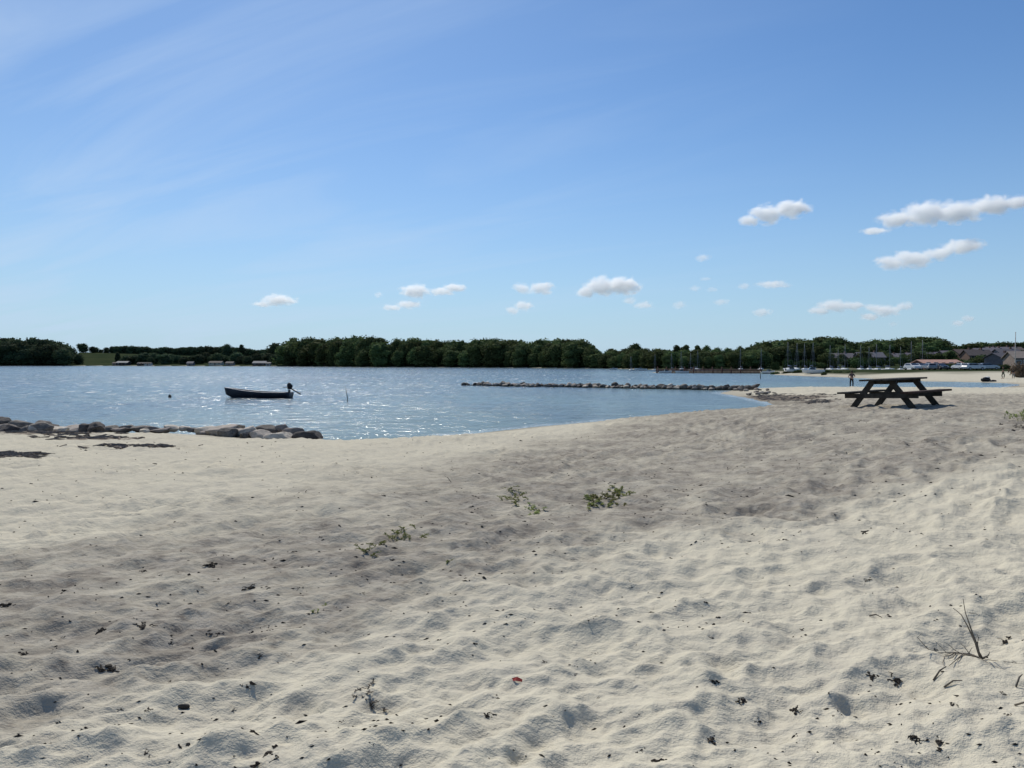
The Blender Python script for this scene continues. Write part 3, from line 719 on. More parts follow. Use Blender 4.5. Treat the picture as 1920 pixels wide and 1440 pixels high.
# left groyne: (column, row of centre, half width, half height, dark, label)
GL = 'boulder in the heap at the left end of the stone groyne'
for (u, v, hw, hh, dk, lb) in [
    (2, 792, 14, 11, 1, 'black weedy boulder at the left edge of the photo'), (16, 803, 18, 8, 0, None), (42, 801, 26, 13, 1, 'large purplish dark boulder near the left edge'),
    (10, 812, 16, 7, 1, None), (62, 808, 22, 12, 0, 'pinkish round boulder in front of the large dark boulder'), (76, 796, 16, 9, 1, None), (92, 804, 18, 9, 1, None),
    (86, 813, 14, 6, 1, None), (108, 806, 20, 9, 0, None), (122, 811, 18, 7, 0, None), (140, 805, 22, 9, 0, None), (155, 810, 20, 7, 0, None), (168, 800, 11, 7, 1, None), (182, 805, 13, 7, 1, None),
    (203, 804, 20, 6.5, 1, 'flat black boulder in the middle of the low groyne'), (226, 806, 17, 6.5, 0, 'small pinkish arched boulder right of the flat black one'), (240, 801, 13, 5, 1, None),
    (262, 802, 16, 6, 1, None), (284, 805, 16, 6, 0, None), (303, 806, 20, 5.5, 0, None), (322, 803, 16, 5, 0, None), (345, 803, 12, 4.5, 0, None), (364, 805, 14, 5, 1, None),
    (392, 809, 26, 9, 0, 'pale sand-coloured boulder left of the flat-topped one'), (424, 806, 32, 12, 0, 'big smooth tan boulder, widest of the groyne'), (443, 811, 18, 8, 0, 'brownish boulder tucked against the big tan one'),
    (468, 810, 20, 10, 0, 'pale yellowish boulder in the middle of the right heap'), (498, 806, 22, 7, 1, 'dark flat boulder behind the right heap'), (489, 819, 21, 10, 0, 'grey-brown boulder low at the front of the right heap'),
    (530, 803, 14, 7, 0, 'brown boulder on top of the right heap'), (525, 821, 27, 10, 0, 'wide pale pink boulder at the front of the right heap'), (549, 812, 20, 9, 0, 'grey boulder between the top one and the end one'),
    (581, 819, 26, 11, 1, 'smooth dark grey boulder at the right end of the groyne')]:
    Y = 25.5 + (828 - v) * .055 + (1.6 if u < 400 else 0) * (1 - u / 400); Y = Y if u < 400 else 24.2 + (826 - v) * .07
    zc_ = height_at(v, Y); k = Y / F
    zg = ground(xat(u, Y), Y); bot = height_at(v + hh, Y)
    hh = hh * .82 if u < 400 else hh; szz = hh * k * 1.25
    boulder(xat(u, Y), Y, zc_ - .12 * szz, hw * k * 1.22, hw * k * 1.0, szz * 1.15, random.uniform(-.4, .4), lb or GL, None if lb else 'boulders of the left heap', bool(dk))
# filler stones sunk between them
for k in range(26):
    u = random.uniform(0, 600) if k < 16 else random.uniform(400, 585); Y = (26.2 + random.uniform(-.6, .8)) if u < 400 else 25.2 + random.uniform(-.4, .4)
    s = random.uniform(.18, .34); x = xat(u, Y); boulder(x, Y, max(ground(x, Y), -.05) + s * .25, s * 1.3, s, s * .8, random.uniform(0, 6), 'small dark stone wedged between the groyne boulders', 'small stones of the groyne', random.random() < .6)
# breakwater across the bay
n = 96
for k in range(n):
    t = (k + random.uniform(-.3, .3)) / (n - 1); u = 868 + t * 535; Y = 89 - 17 * t + random.uniform(-.5, .5)
    s = random.uniform(.22, .45) * (.75 if t < .05 else 1); x = xat(u, Y)
    lb = 'dark boulder of the long breakwater crossing the bay'; grp = 'boulders of the long breakwater'
    boulder(x, Y, max(ground(x, Y) * .3, -.05) + s * .30, s * random.uniform(.9, 1.5), s * 1.1, s * random.uniform(.75, 1.15), random.uniform(0, 6.28), lb, grp, random.random() < .82)
for k in range(46):
    t = random.random(); u = 880 + t * 540; Y = 87.6 - 17 * t + random.uniform(-.5, .5); s = random.uniform(.18, .32); x = xat(u, Y)
    boulder(x, Y, .02 + s * .2, s * 1.4, s, s * .8, random.uniform(0, 6.28), 'small pale stone at the front foot of the long breakwater', 'small stones at the foot of the breakwater', False)
boulder(xat(1417, 71), 71, .42, .55, .35, .2, 0, 'black slanting stone at the right end of the breakwater', None, True, 2, -.42)
for k in range(16):
    u = random.uniform(1375, 1445); Y = random.uniform(60, 69); s = random.uniform(.1, .2); x = xat(u, Y)
    boulder(x, Y, max(ground(x, Y), 0) + s * .3, s * 1.4, s, s * .8, random.uniform(0, 6), 'small stone scattered on the tip of the sand spit', 'stones on the tip of the spit', random.random() < .3)

# ------------------------------------------------------------------ picnic table
def picnic_table(loc, rz):
    e = empty('picnic_table', loc, rz); tag(e, 'dark weathered wooden picnic table with attached benches on the beach', 'picnic table')
    L, H, WT, WS, SH, S = 2.08, .76, .76, 1.98, .44, .62       # length along y, widths along x
    m = MB()
    pw = WT / 5
    for k in range(5): m.box((-WT / 2 + pw * (k + .5), 0, H - .022), (pw - .012, L + random.uniform(-.02, .02), .044))
    m.build('tabletop', M['wood'], e, bevel=.004)
    for s in (-1, 1):
        m = MB()
        for k in range(2): m.box((s * (WS / 2 - .075 - .16 * k), 0, SH - .024), (.15, L, .048))
        m.build('bench_seat', M['wood_red'] if s > 0 else M['wood'], e, bevel=.004)
    for y in (-S, S):
        for s in (-1, 1):
            m = MB(); yy = y + s * .0265
            m.bar((s * .88, yy, -.12), (s * .22, yy, H - .05), .05, .145, up=(0, 1, 0) if False else (s * -.8, 0, -.5)); m.build('leg', M['wood'], e, bevel=.004)
        m = MB(); yb = y - math.copysign(.079, y) * -1
        m.box((0, y - .078, SH - .11), (WS - .06, .05, .12)); m.build('seat_beam', M['wood'], e, bevel=.004)
        m = MB(); m.box((0, y + .08, H - .09), (WT - .06, .05, .09)); m.build('top_batten', M['wood'], e, bevel=.004)
    return e
tY = 20.6; tx = xat(1678, tY)
tb = picnic_table((tx, tY, ground(tx, tY) - .03), -math.radians(53)); tb.rotation_euler = (Matrix.Rotation(math.radians(-2.2), 3, Vector((math.sin(.46), math.cos(.46), 0))) @ Matrix.Rotation(-math.radians(53), 3, 'Z')).to_euler()

# ------------------------------------------------------------------ dinghy with tilted outboard
def hull_mesh(L, beam, bow, stern, depth, seg=22, thick=.03, rocker=.12):
    def sect(t, off):                                   # t 0 stern .. 1 bow
        wv = beam / 2 * (1 - .12 * (1 - t) ** 2) * (math.cos(max(0, t - .35) / .65 * PI / 2) ** .75 if t > .35 else 1); wv = max(wv, .015) - off * (1 if t < .97 else 0)
        top = stern + (bow - stern) * t ** 2.6; bot = -depth + rocker * 3 * max(0, t - .7) ** 1.6 * 3
        if t > .9: bot += (t - .9) * 2.2
        pts = []
        for k in range(9):
            q = k / 8; pts.append((math.sin(q * PI / 2) ** .7 * max(wv, .004), bot + off + (top - bot - off) * (q ** 1.7)))
        return pts
    mb = MB(); outs = []
    for sign in (0, 1):
        off = thick * sign; rows = []
        for i in range(seg + 1):
            t = i / seg; x = -L / 2 + L * t; 
            pts = sect(t, off); row = []
            for (w__, z__) in reversed(pts): row.append(Vector((x + (.22 * (z__ + .1) if t > .92 else 0) - (off * 1.5 if i == seg else 0) + (off * 1.3 if i == 0 else 0), -w__, z__)))
            for (w__, z__) in pts[1:]: row.append(Vector((x + (.22 * (z__ + .1) if t > .92 else 0) - (off * 1.5 if i == seg else 0) + (off * 1.3 if i == 0 else 0), w__, z__)))
            rows.append(row)
        outs.append(rows)
    n_ = len(outs[0][0]); allv = [v for rows in outs for row in rows for v in row]; N = (seg + 1) * n_; fs = []
    for s in (0, 1):
        for i in range(seg):
            for k in range(n_ - 1):
                a = s * N + i * n_ + k; fs.append((a, a + 1, a + n_ + 1, a + n_))
    for i in range(seg):
        for k in (0, n_ - 1):
            a = i * n_ + k; fs.append((a, a + n_, a + n_ + N, a + N))
    fs.append(tuple(range(n_))); fs.append(tuple(N + k for k in range(n_)))
    for k in (0, n_ - 1): pass
    fs.append((0, n_ - 1, N + n_ - 1, N))
    mb.add(allv, fs); return mb
e = empty('rowing_boat', (xat(484, 57), 57, .02), PI - .10); tag(e, 'dark open motor dinghy floating in the bay with its outboard tilted up', 'boat')
hb = hull_mesh(4.75, 1.55, .72, .36, .16)
hb.build('hull', M['hull'], e, True)
m = MB()
for s in (-1, 1):
    pts = []
    for i in range(23):
        t = i / 22; wv = 1.55 / 2 * (1 - .12 * (1 - t) ** 2) * (math.cos(max(0, t - .35) / .65 * PI / 2) ** .75 if t > .35 else 1)
        z = .36 + .36 * t ** 2.6; pts.append((-4.75 / 2 + 4.75 * t + (.22 * (z + .1) if t > .92 else 0), s * max(wv, .01), z + .01))
    m.tube(pts, .028, 6)
m.build('gunwale', M['steel'], e, True)
for y in (-1.0, .25, 1.25):
    m = MB(); m.box((y, 0, .22), (.24, 1.36 if y < 1 else 1.05, .035)); m.build('thwart', M['hull_in'], e)
mo = MB(); mo.ball((-2.32, 0, .86), (.17, .13, .22), 3); mo.ball((-2.42, 0, .82), (.15, .12, .16), 3); mo.box((-2.32, 0, .66), (.2, .16, .12))
mo_ = mo.build('outboard_motor', M['black'], e, True)
m = MB(); m.tube([(-2.42, 0, .68), (-2.7, 0, .5), (-3.02, 0, .34)], [.06, .045, .04], 8); m.build('shaft', M['black'], mo_, True)
m = MB(); m.ball((-3.05, 0, .33), (.13, .05, .05), 2)
for k in range(3):
    a = k * 2.094; m.bar((-3.12, 0, .27), (-3.12 + .0, math.sin(a) * .12, .27 + math.cos(a) * .12), .06, .012, up=(1, 0, .3))
m.build('propeller', M['black'], mo_)
m = MB(); m.box((-2.32, 0, .42), (.09, .2, .3)); m.build('clamp', M['black'], mo_)
m = MB(); m.tube([(-2.2, 0, .72), (-1.85, .05, .76)], .02, 6); m.build('tiller', M['black'], mo_)

# buoy, stake
m = MB(); m.ball((0, 0, .12), (.17, .17, .2), 3); m.tube([(0, 0, .28), (0, 0, .4)], .03, 6)
o = m.build('buoy', M['black'], None, True); o.location = (xat(318, 57.5), 57.5, 0); o.scale = (.65, .65, .65); tag(o, 'small black mooring buoy floating left of the dinghy', 'buoy')
m = MB(); m.tube([(0, 0, -.8), (0.02, 0, .3), (-.03, 0, .62), (-.05, 0, .98)], [.035, .03, .02, .012], 6)
o = m.build('stake', plain('grey_stake', (.12, .13, .13), .8), None, True); o.location = (xat(651, 52), 52, 0); o.rotation_euler = (0, -.06, 0); tag(o, 'thin leaning stake standing in the shallow water right of the dinghy', 'stake')

# ------------------------------------------------------------------ marina: yachts, jetty, boats ashore
def sailboat_proto():
    e = empty('sailboat'); hb = hull_mesh(8.2, 2.6, 1.15, .85, .35, 16, .06); hb.build('hull', M['white'], e, True)
    m = MB(); m.box((.1, 0, .82), (7.0, 1.9, .06)); m.build('deck', M['white'], e)
    m = MB(); m.add([(-1.2, -.75, .8), (1.9, -.6, .8), (1.9, .6, .8), (-1.2, .75, .8), (-1.1, -.6, 1.35), (1.3, -.42, 1.25), (1.3, .42, 1.25), (-1.1, .6, 1.35)],
                    [(0, 1, 5, 4), (1, 2, 6, 5), (2, 3, 7, 6), (3, 0, 4, 7), (4, 5, 6, 7), (3, 2, 1, 0)]); m.build('cabin', M['white'], e)
    m = MB(); m.tube([(1.0, 0, .8), (1.0, 0, 6), (1.0, 0, 11)], [.075, .07, .05], 8)
    for z in (4.5, 7.6): m.tube([(1, -.55, z), (1, .55, z)], .03, 6)
    m.build('mast', M['alu'], e, True)
    m = MB(); m.tube([(1.0, 0, 1.9), (-2.4, 0, 1.85)], .06, 8); bo = m.build('boom', M['alu'], e, True)
    m = MB(); m.tube([(.9, 0, 2.1), (-.5, 0, 2.02), (-2.3, 0, 1.97)], [.2, .17, .1], 8); m.build('sail_cover', M['blue_cloth'], bo, True)
    m = MB()
    for p in ((4.0, 0, 1.15), (-3.9, 0, .9), (1, -1.2, .9), (1, 1.2, .9)): m.tube([p, (1.0, 0, 10.9)], .012, 4)
    m.build('rigging', M['steel'], e)
    return e
sb = sailboat_proto()
masts = [(1183, 262, 668), (1228, 255, 664), (1259, 248, 662), (1277, 262, 658), (1295, 246, 662), (1308, 258, 657), (1388, 250, 652), (1427, 262, 652), (1477, 246, 641), (1494, 255, 643), (1508, 244, 644), (1524, 262, 642),
         (1556, 250, 647), (1571, 262, 655), (1584, 246, 645), (1613, 252, 648), (1629, 262, 650), (1643, 240, 645), (1668, 256, 646), (1688, 248, 650), (1708, 232, 640), (1729, 228, 637)]
for i, (u, Y, vt) in enumerate(masts):
    o = sb if i == 0 else copy_tree(sb)
    x = xat(u, Y); h = height_at(vt, Y); zg = max(ground(x, Y), 0); s = (h - zg) / 11.0
    o.location = (x, Y, zg); rz = random.choice([PI / 2, -PI / 2]) + random.uniform(-.25, .25); o.rotation_euler = (0, 0, rz); o.scale = (max(s, .62), max(s, .62), s)
    o.location.x -= math.cos(rz) * s; o.location.y -= math.sin(rz) * s
    if i in (0, 1, 20, 21):
        lb = {0: 'sailing boat whose mast stands farthest left in the marina', 1: 'sailing boat with the second mast from the left in the marina', 20: 'sailing boat with a tall mast left of the long red-roofed building', 21: 'sailing boat with the pale tall mast farthest right in the marina'}[i]
        tag(o, lb, 'sailing boat', 'sailing boats in the marina')
    else: tag(o, 'sailing boat with bare mast moored in the marina', 'sailing boat', 'sailing boats in the marina')
# timber jetty along the mole
jx0, jx1 = xat(1232, 204), xat(1438, 192)
e = empty('jetty', ((jx0 + jx1) / 2, 200, 0)); tag(e, 'long reddish brown timber jetty in front of the marina masts', 'jetty')
dx, dy = jx1 - jx0, -9.5; L = math.hypot(dx, dy); an = math.atan2(dy, dx); RM = Matrix.Rotation(an, 3, 'Z')
m = MB(); m.box(RM @ Vector((0, 0, .95)), (L, 2.2, .12), RM); m.build('deck', M['jetty'], e)
m = MB()
for k in range(int(L / .32)):
    p = RM @ Vector((-L / 2 + .16 + k * .32, -1.0, .44)); m.box(p, (.26, .08, .9), RM)
m.build('plank_front', M['jetty'], e)
for k in range(12):
    p = RM @ Vector((-L / 2 + .5 + k * (L - 1) / 11, -1.2, 0)); m = MB(); m.tube([p + Vector((0, 0, -1.5)), p + Vector((0, 0, 1.6))], .13, 8); m.build('pile', M['jetty'], e, True)
def motorboat_proto():
    e = empty('motor_boat'); hull_mesh(5.2, 2.0, 1.0, .75, .25, 14, .05).build('hull', M['white'], e, True)
    m = MB(); m.box((0, 0, .62), (4.2, 1.5, .05)); m.build('deck', M['white'], e)
    m = MB(); m.add([(-.3, -.7, .65), (1.3, -.55, .65), (1.3, .55, .65), (-.3, .7, .65), (-.2, -.6, 1.45), (.7, -.45, 1.4), (.7, .45, 1.4), (-.2, .6, 1.45)],
                    [(0, 1, 5, 4), (1, 2, 6, 5), (2, 3, 7, 6), (3, 0, 4, 7), (4, 5, 6, 7), (3, 2, 1, 0)]); m.build('windscreen', M['glass'], e)
    m = MB(); m.box((-2.7, 0, .75), (.35, .35, .7)); m.build('outboard_motor', M['black'], e, bevel=.05)
    return e
mbp = motorboat_proto()
for i, (u, Y, rz, lb) in enumerate([(1247, 199, 0.1, 'white motor boat at the left end of the reddish jetty'), (1279, 197, 3.1, 'white motor boat in front of the left half of the reddish jetty'),
        (1440, 186, .2, 'white motor boat moored at the right end of the reddish jetty'), (1484, 178, .4, 'white motor boat ashore right of the jetty, left of the long white one'), (1525, 158, 3.0, 'long white motor boat lying on the far beach beside the round bush'),
        (1150, 300, .2, 'white boat drifting left of the jetty below the tree belt'), (1202, 270, 3.0, 'white boat near the water between the tree belt and the jetty')]):
    o = mbp if i == 0 else copy_tree(mbp); x = xat(u, Y); o.location = (x, Y, max(ground(x, Y) + .2, 0)); o.rotation_euler = (0, 0, rz); o.scale = (.62,) * 3 if i < 6 and i != 4 else (.8, .8, .8)
    tag(o, lb, 'motor boat', 'white motor boats')
# low pale sandbar posts in the lagoon
m = MB(); m.tube([(0, 0, -.5), (0, 0, .75)], [.07, .06], 8); o = m.build('mooring_post', M['wood'], None, True); o.location = (xat(1426, 128), 128, 0); tag(o, 'short dark mooring post in the water behind the breakwater end', 'post')

# ------------------------------------------------------------------ cars
def car_proto(paint):
    e = empty('parked_car'); Wd = 1.76
    prof = [(-2.15, .35), (-2.2, .75), (-2.0, .98), (-1.25, 1.03), (1.35, 1.02), (2.0, .86), (2.18, .66), (2.2, .35)]
    def extr(pr, w0, w1, zt):
        vs = []; n_ = len(pr)
        for s in (-1, 1):
            for (x, z) in pr: wv = (w0 if z <= zt else w1); vs.append((x, s * wv / 2, z))
        return vs, [tuple(range(n_)), tuple(range(2 * n_ - 1, n_ - 1, -1))] + [(k, (k + 1) % n_, n_ + (k + 1) % n_, n_ + k) for k in range(n_)]
    m = MB(); m.add(*extr(prof, Wd, Wd - .06, .9)); m.add(*extr([(-1.95, 1.0), (-1.75, 1.38), (-1.2, 1.46), (.1, 1.46), (.95, 1.03)], Wd - .1, 1.3, 1.1)); m.build('body', paint, e, bevel=.04)
    m = MB(); m.add([(.16, -.6, 1.43), (.16, .6, 1.43), (.98, .74, 1.06), (.98, -.74, 1.06)], [(0, 1, 2, 3)]); m.v = [v + Vector((.04, 0, .03)) for v in m.v]; m.build('windscreen', M['glass'], e)
    m = MB(); m.add([(-1.78, -.6, 1.40), (-1.78, .6, 1.40), (-1.99, .7, 1.08), (-1.99, -.7, 1.08)], [(0, 3, 2, 1)]); m.v = [v + Vector((-.04, 0, .02)) for v in m.v]; m.build('rear_window', M['glass'], e)
    for s in (-1, 1):
        m = MB(); m.add([(-1.6, s * .875, 1.08), (.75, s * .875, 1.08), (.1, s * .69, 1.4), (-1.45, s * .69, 1.4)], [(0, 1, 2, 3)]); m.build('side_window', M['glass'], e)
        m = MB(); m.box((2.17, s * .62, .72), (.1, .32, .15)); m.build('headlight', M['white'], e)
        for x in (-1.35, 1.38):
            m = MB(); m.tube([(x, s * .68, .32), (x, s * .89, .32)], .32, 16); t = m.build('wheel', M['black'], e, True)
            m = MB(); m.tube([(x, s * .885, .32), (x, s * .905, .32)], .2, 12); m.build('rim', M['steel'], t)
    return e
wc = car_proto(plain('white_car_paint', (.7, .7, .7), .3, .05, 1, 0, .5)); dc = car_proto(plain('dark_car_paint', (.03, .035, .045), .3, .05, 1, 0, .5)); gc = car_proto(plain('silver_car_paint', (.38, .40, .43), .3, .05, 1, .4, .5))
used = set()
for (u, Y, rz, p, lb) in [(1711, 150, -1.5, wc, 'white car parked behind the tabletop, leftmost of the row'), (1727, 152, -1.6, gc, 'silver car parked second from the left behind the picnic table'), (1741, 148, 1.5, gc, 'silver car parked between the second silver car and the white one'),
        (1751, 151, -1.55, wc, 'white car parked right of the picnic table top'), (1763, 149, -1.6, dc, 'black car parked right of the white one at the table edge'), (1800, 152, 1.57, wc, 'white car parked on the left side of the pair by the hedge'),
        (1812, 152, 1.6, wc, 'white car parked on the right side of the pair by the hedge'), (1825, 141, .12, wc, 'white car standing sideways lower on the sand edge'), (1852, 150, 0, gc, 'long silver car standing sideways below the lilac grey house'),
        (1839, 156, 1.5, dc, 'dark car parked between the sideways white and silver cars')]:
    o = copy_tree(p) if p.name in used else p; used.add(p.name)
    Y += 24; x = xat(u, Y); o.location = (x, Y, ground(x, Y)); o.rotation_euler = (0, 0, rz); tag(o, lb, 'car', 'cars parked behind the far beach')
# flagpole and harbour lamp
m = MB(); m.tube([(0, 0, -.5), (0, 0, 3), (0, 0, 6.6)], [.09, .07, .045], 8); 
e = empty('flagpole', (xat(1903, 118), 118, ground(xat(1903, 118), 118))); tag(e, 'pale wooden flagpole standing at the right edge behind the far beach', 'flagpole')
m.build('pole', plain('pole_paint', (.45, .42, .38), .6), e, True); m = MB(); m.ball((0, 0, 6.65), .09, 2); m.build('finial', M['white'], e, True)

# ------------------------------------------------------------------ people
def skin_obj(name, pts, edges, mat, parent, root=0):
    bm = bmesh.new(); lay = bm.verts.layers.skin.verify(); vs = []
    for i, (x, y, z, ra, rb) in enumerate(pts):
        v = bm.verts.new((x, y, z)); v[lay].radius = (ra, rb); v[lay].use_root = (i == root); vs.append(v)
    for a, b in edges: bm.edges.new((vs[a], vs[b]))
    me = bpy.data.meshes.new(name); bm.to_mesh(me); bm.free(); o = link(name, me, mat, parent)
    md = o.modifiers.new('skin', 'SKIN'); md.use_smooth_shade = True; s = o.modifiers.new('sub', 'SUBSURF'); s.levels = 1; s.render_levels = 2
    return o
def person(loc, rz, arms, label, shirt, trousers, hair, sc_=1.0, legs=0.0):
    # joints: x right, y forward, z up
    P = [(0, 0, .95, .14, .11), (0, 0, 1.12, .125, .10), (0, -.01, 1.32, .155, .11), (0, -.01, 1.44, .07, .07), (0, 0, 1.53, .052, .055), (0, .015, 1.60, .075, .085), (0, .015, 1.69, .068, .085)]
    E = [(0, 1), (1, 2), (2, 3), (3, 4), (4, 5), (5, 6)]
    T = [(0, 0, .98, .155, .125), (-.10, 0, .88, .095, .10), (-.11 - .02, legs, .50, .07, .075), (-.13, legs * .6, .12, .055, .06), (.10, 0, .88, .095, .10), (.11 + .02, -legs, .50, .07, .075), (.13, -legs * .6, .12, .055, .06)]
    TE = [(0, 1), (1, 2), (2, 3), (0, 4), (4, 5), (5, 6)]
    S = [(0, 0, 1.0, .15, .12), (0, 0, 1.15, .14, .115), (0, -.01, 1.32, .165, .12), (0, -.01, 1.44, .09, .08)]; SE = [(0, 1), (1, 2), (2, 3)]
    for s in (-1, 1):
        b = len(P); P += [(s * .10, 0, .86, .08, .085), (s * .13, s * -legs, .50, .055, .06), (s * .13, s * -legs * .6, .28, .05, .052), (s * .13, s * -legs * .6 - .02, .08, .036, .04), (s * .14, s * -legs * .6 + .08, .035, .04, .03), (s * .145, s * -legs * .6 + .17, .03, .035, .022)]
        E += [(0, b), (b, b + 1), (b + 1, b + 2), (b + 2, b + 3), (b + 3, b + 4), (b + 4, b + 5)]
        (ex_, ey_, ez_), (hx, hy, hz) = arms[0 if s < 0 else 1]
        b = len(P); P += [(s * .17, -.01, 1.40, .062, .06), (s * ex_, ey_, ez_, .042, .042), (s * hx, hy, hz, .026, .03)]; E += [(2, b), (b, b + 1), (b + 1, b + 2)]
        d = (Vector((s * hx, hy, hz)) - Vector((s * ex_, ey_, ez_))).normalized(); pm = Vector((s * hx, hy, hz)) + d * .07; sdv = d.cross(Vector((.2, 1, .3))).normalized()
        pi = len(P); P.append((*pm, .04, .018)); E.append((b + 2, pi))
        for k in range(4):
            q = pm + sdv * (k - 1.5) * .02 + d * .03; P.append((*q, .009, .009)); E.append((pi, len(P) - 1)); q2 = q + d * (.035 + .006 * (k % 3)) + Vector((0, .012, -.008)); P.append((*q2, .008, .008)); E.append((len(P) - 2, len(P) - 1))
        q = Vector((s * hx, hy, hz)) + d * .03 - sdv * .045; P.append((*q, .010, .010)); E.append((b + 2, len(P) - 1)); q2 = q + d * .04; P.append((*q2, .009, .009)); E.append((len(P) - 2, len(P) - 1))
        b = len(S); S += [(s * .17, -.01, 1.40, .078, .075), (s * (.17 + (ex_ - .17) * .8), -.01 + ey_ * .8, 1.40 + (ez_ - 1.40) * .8, .062, .06)]; SE += [(2, b), (b, b + 1)]
    body = skin_obj('person', P, E, M['skin'], None)
    body.location = loc; body.rotation_euler = (0, 0, rz); body.scale = (sc_,) * 3; tag(body, label, 'person')
    skin_obj('shirt', S, SE, plain('shirt_cloth', shirt, .9), body); skin_obj('trousers', T, TE, plain('trouser_cloth', trousers, .9), body)
    m = MB(); m.ball((0, -.005, 1.69), (.088, .105, .095), 3); m.ball((0, -.04, 1.62), (.082, .075, .10), 3); m.build('hair', plain('hair', hair, .7), body, True)
    m = MB(); m.ball((0, .115, 1.615), (.014, .02, .022), 2); m.build('nose', M['skin'], body, True)
    for s in (-1, 1):
        m = MB(); m.ball((s * .03, .098, 1.645), .012, 2); m.build('eye', M['black'], body, True)
    m = MB(); m.ball((0, .1, 1.572), (.025, .01, .006), 2); m.build('mouth', plain('lips', (.3, .12, .1), .6), body, True)
    return body
pY = 81.9
person((xat(1597, pY), pY, -.06), .15, [((.40, -.06, 1.18), (.22, .13, 1.06)), ((.36, -.05, 1.16), (.20, .12, 1.05))], 'person in grey-brown top and dark trousers standing at the lagoon edge behind the picnic table', (.075, .06, .065), (.012, .014, .02), (.03, .02, .015), 1.02, .03)
x = xat(1881, 112); person((x, 112, ground(x, 112)), .9, [((.24, .05, 1.14), (.25, .1, .9)), ((.24, 0, 1.14), (.24, .12, .92))], 'person in dark clothes walking on the far beach left of the flagpole', (.03, .035, .03), (.10, .12, .09), (.02, .02, .02), 1.0, .14)
x = xat(1900, 112); person((x, 112, ground(x, 112)), -.6, [((.25, .04, 1.14), (.27, .1, .9)), ((.24, 0, 1.14), (.24, .1, .9))], 'smaller person in dark top standing in front of the brown bush', (.03, .03, .03), (.30, .30, .28), (.02, .02, .02), .8, .08)
# heap of beach gear
x = xat(1849, 104); z = ground(x, 104)
e = empty('beach_gear', (x, 104, z)); tag(e, 'black heap of beach gear under a white cloth lying on the far beach', 'beach gear')
m = MB(); m.ball((0, 0, .28), (.62, .4, .34), 3, 0, lambda p: 1 + .25 * mn.noise(p * 1.7)); m.ball((.95, 0, .1), (.45, .25, .14), 3, 0, lambda p: 1 + .3 * mn.noise(p * 2)); m.build('black_bag', M['black'], e, True)
m = MB(); m.ball((.15, 0, .58), (.36, .3, .1), 3, 0, lambda p: 1 + .3 * mn.noise(p * 2.2)); m.build('white_cloth', M['white'], e, True)

# ------------------------------------------------------------------ tide wreckage, pebbles and plants on the near sand
def scrap_proto(seed, n=9):
    rs = random.Random(seed); mb = MB()
    for k in range(n):
        a = rs.uniform(-.5, .5) + (PI if rs.random() < .5 else 0); x, y = rs.gauss(0, .24), rs.gauss(0, .12); L = rs.uniform(.15, .5)
        pts = [(x + math.cos(a + b) * L * t, y + math.sin(a + b) * L * t, .03 + .10 * rs.random() * math.sin(t * PI)) for t, b in ((0, 0), (.35, rs.uniform(-.5, .5)), (.7, rs.uniform(-.6, .6)), (1, rs.uniform(-.7, .7)))]
        rr = rs.uniform(.02, .05); mb.tube(pts, [rr, rr * 1.2, rr, rr * .4], 5)
    for k in range(3): mb.ball((rs.gauss(0, .2), rs.gauss(0, .1), .04), (rs.uniform(.08, .17), rs.uniform(.06, .12), rs.uniform(.04, .08)), 2, 0, lambda p: 1 + .45 * mn.noise(p * 3))
    return mb
SC = []
for s in range(6):
    b = scrap_proto(s, 7 + s); me = mesh('seaweed_scrap', b.v, b.f); me.materials.append(M['weed']); SC.append(me)
DEB = [(1146, 1007, 9), (1074, 1050, 9), (1108, 1159, 22), (1115, 1226, 14), (1020, 1242, 14), (1334, 1199, 11), (1219, 1204, 9), (1341, 1279, 20), (1505, 1182, 14), (1460, 1310, 16), (1490, 1334, 30), (1392, 1317, 26),
       (1202, 1408, 16), (1235, 1428, 34), (1334, 1393, 28), (1423, 1357, 18), (1104, 1397, 12), (915, 1339, 26), (933, 1310, 18), (1122, 1308, 12), (1163, 1339, 10), (1197, 1343, 10), (1071, 1341, 9), (1037, 1344, 8), (1075, 1251, 12),
       (1079, 1268, 12), (1501, 1270, 10), (1184, 1106, 10), (1430, 1085, 8), (984, 1070, 7), (1571, 1341, 14), (1099, 1432, 10), (13, 1137, 28), (268, 1175, 44), (191, 1183, 28), (120, 1198, 12), (97, 1217, 10), (199, 1254, 38),
       (322, 1208, 14), (469, 1105, 26), (397, 1061, 30), (270, 1072, 16), (559, 1104, 14), (517, 1065, 14), (401, 1092, 10), (319, 1279, 11), (227, 1334, 14), (276, 1334, 26), (298, 1342, 12), (459, 1285, 22), (486, 1234, 16),
       (437, 1334, 13), (399, 1380, 18), (354, 1396, 16), (502, 1417, 48), (641, 1356, 16), (156, 1387, 12), (274, 1415, 24), (658, 1239, 12), (682, 1250, 9), (407, 1192, 18), (369, 1185, 12), (43, 1226, 24), (1630, 1089, 17),
       (1760, 1092, 7), (1752, 1220, 14), (1885, 1203, 34), (1855, 1235, 8), (1900, 1243, 14), (1680, 1279, 40), (1637, 1270, 28), (1717, 1385, 28), (1762, 1397, 36), (1880, 1300, 24), (1890, 1341, 20), (1787, 1322, 20), (1616, 1215, 8),
       (1631, 1349, 8), (300, 1080, 10), (290, 870, 16), (430, 1130, 12), (150, 1080, 10), (600, 1010, 9), (735, 1052, 12), (680, 1113, 12), (1500, 1000, 10), (1560, 1035, 9), (1470, 1012, 26), (1620, 998, 22), (720, 930, 8), (860, 1290, 10)]
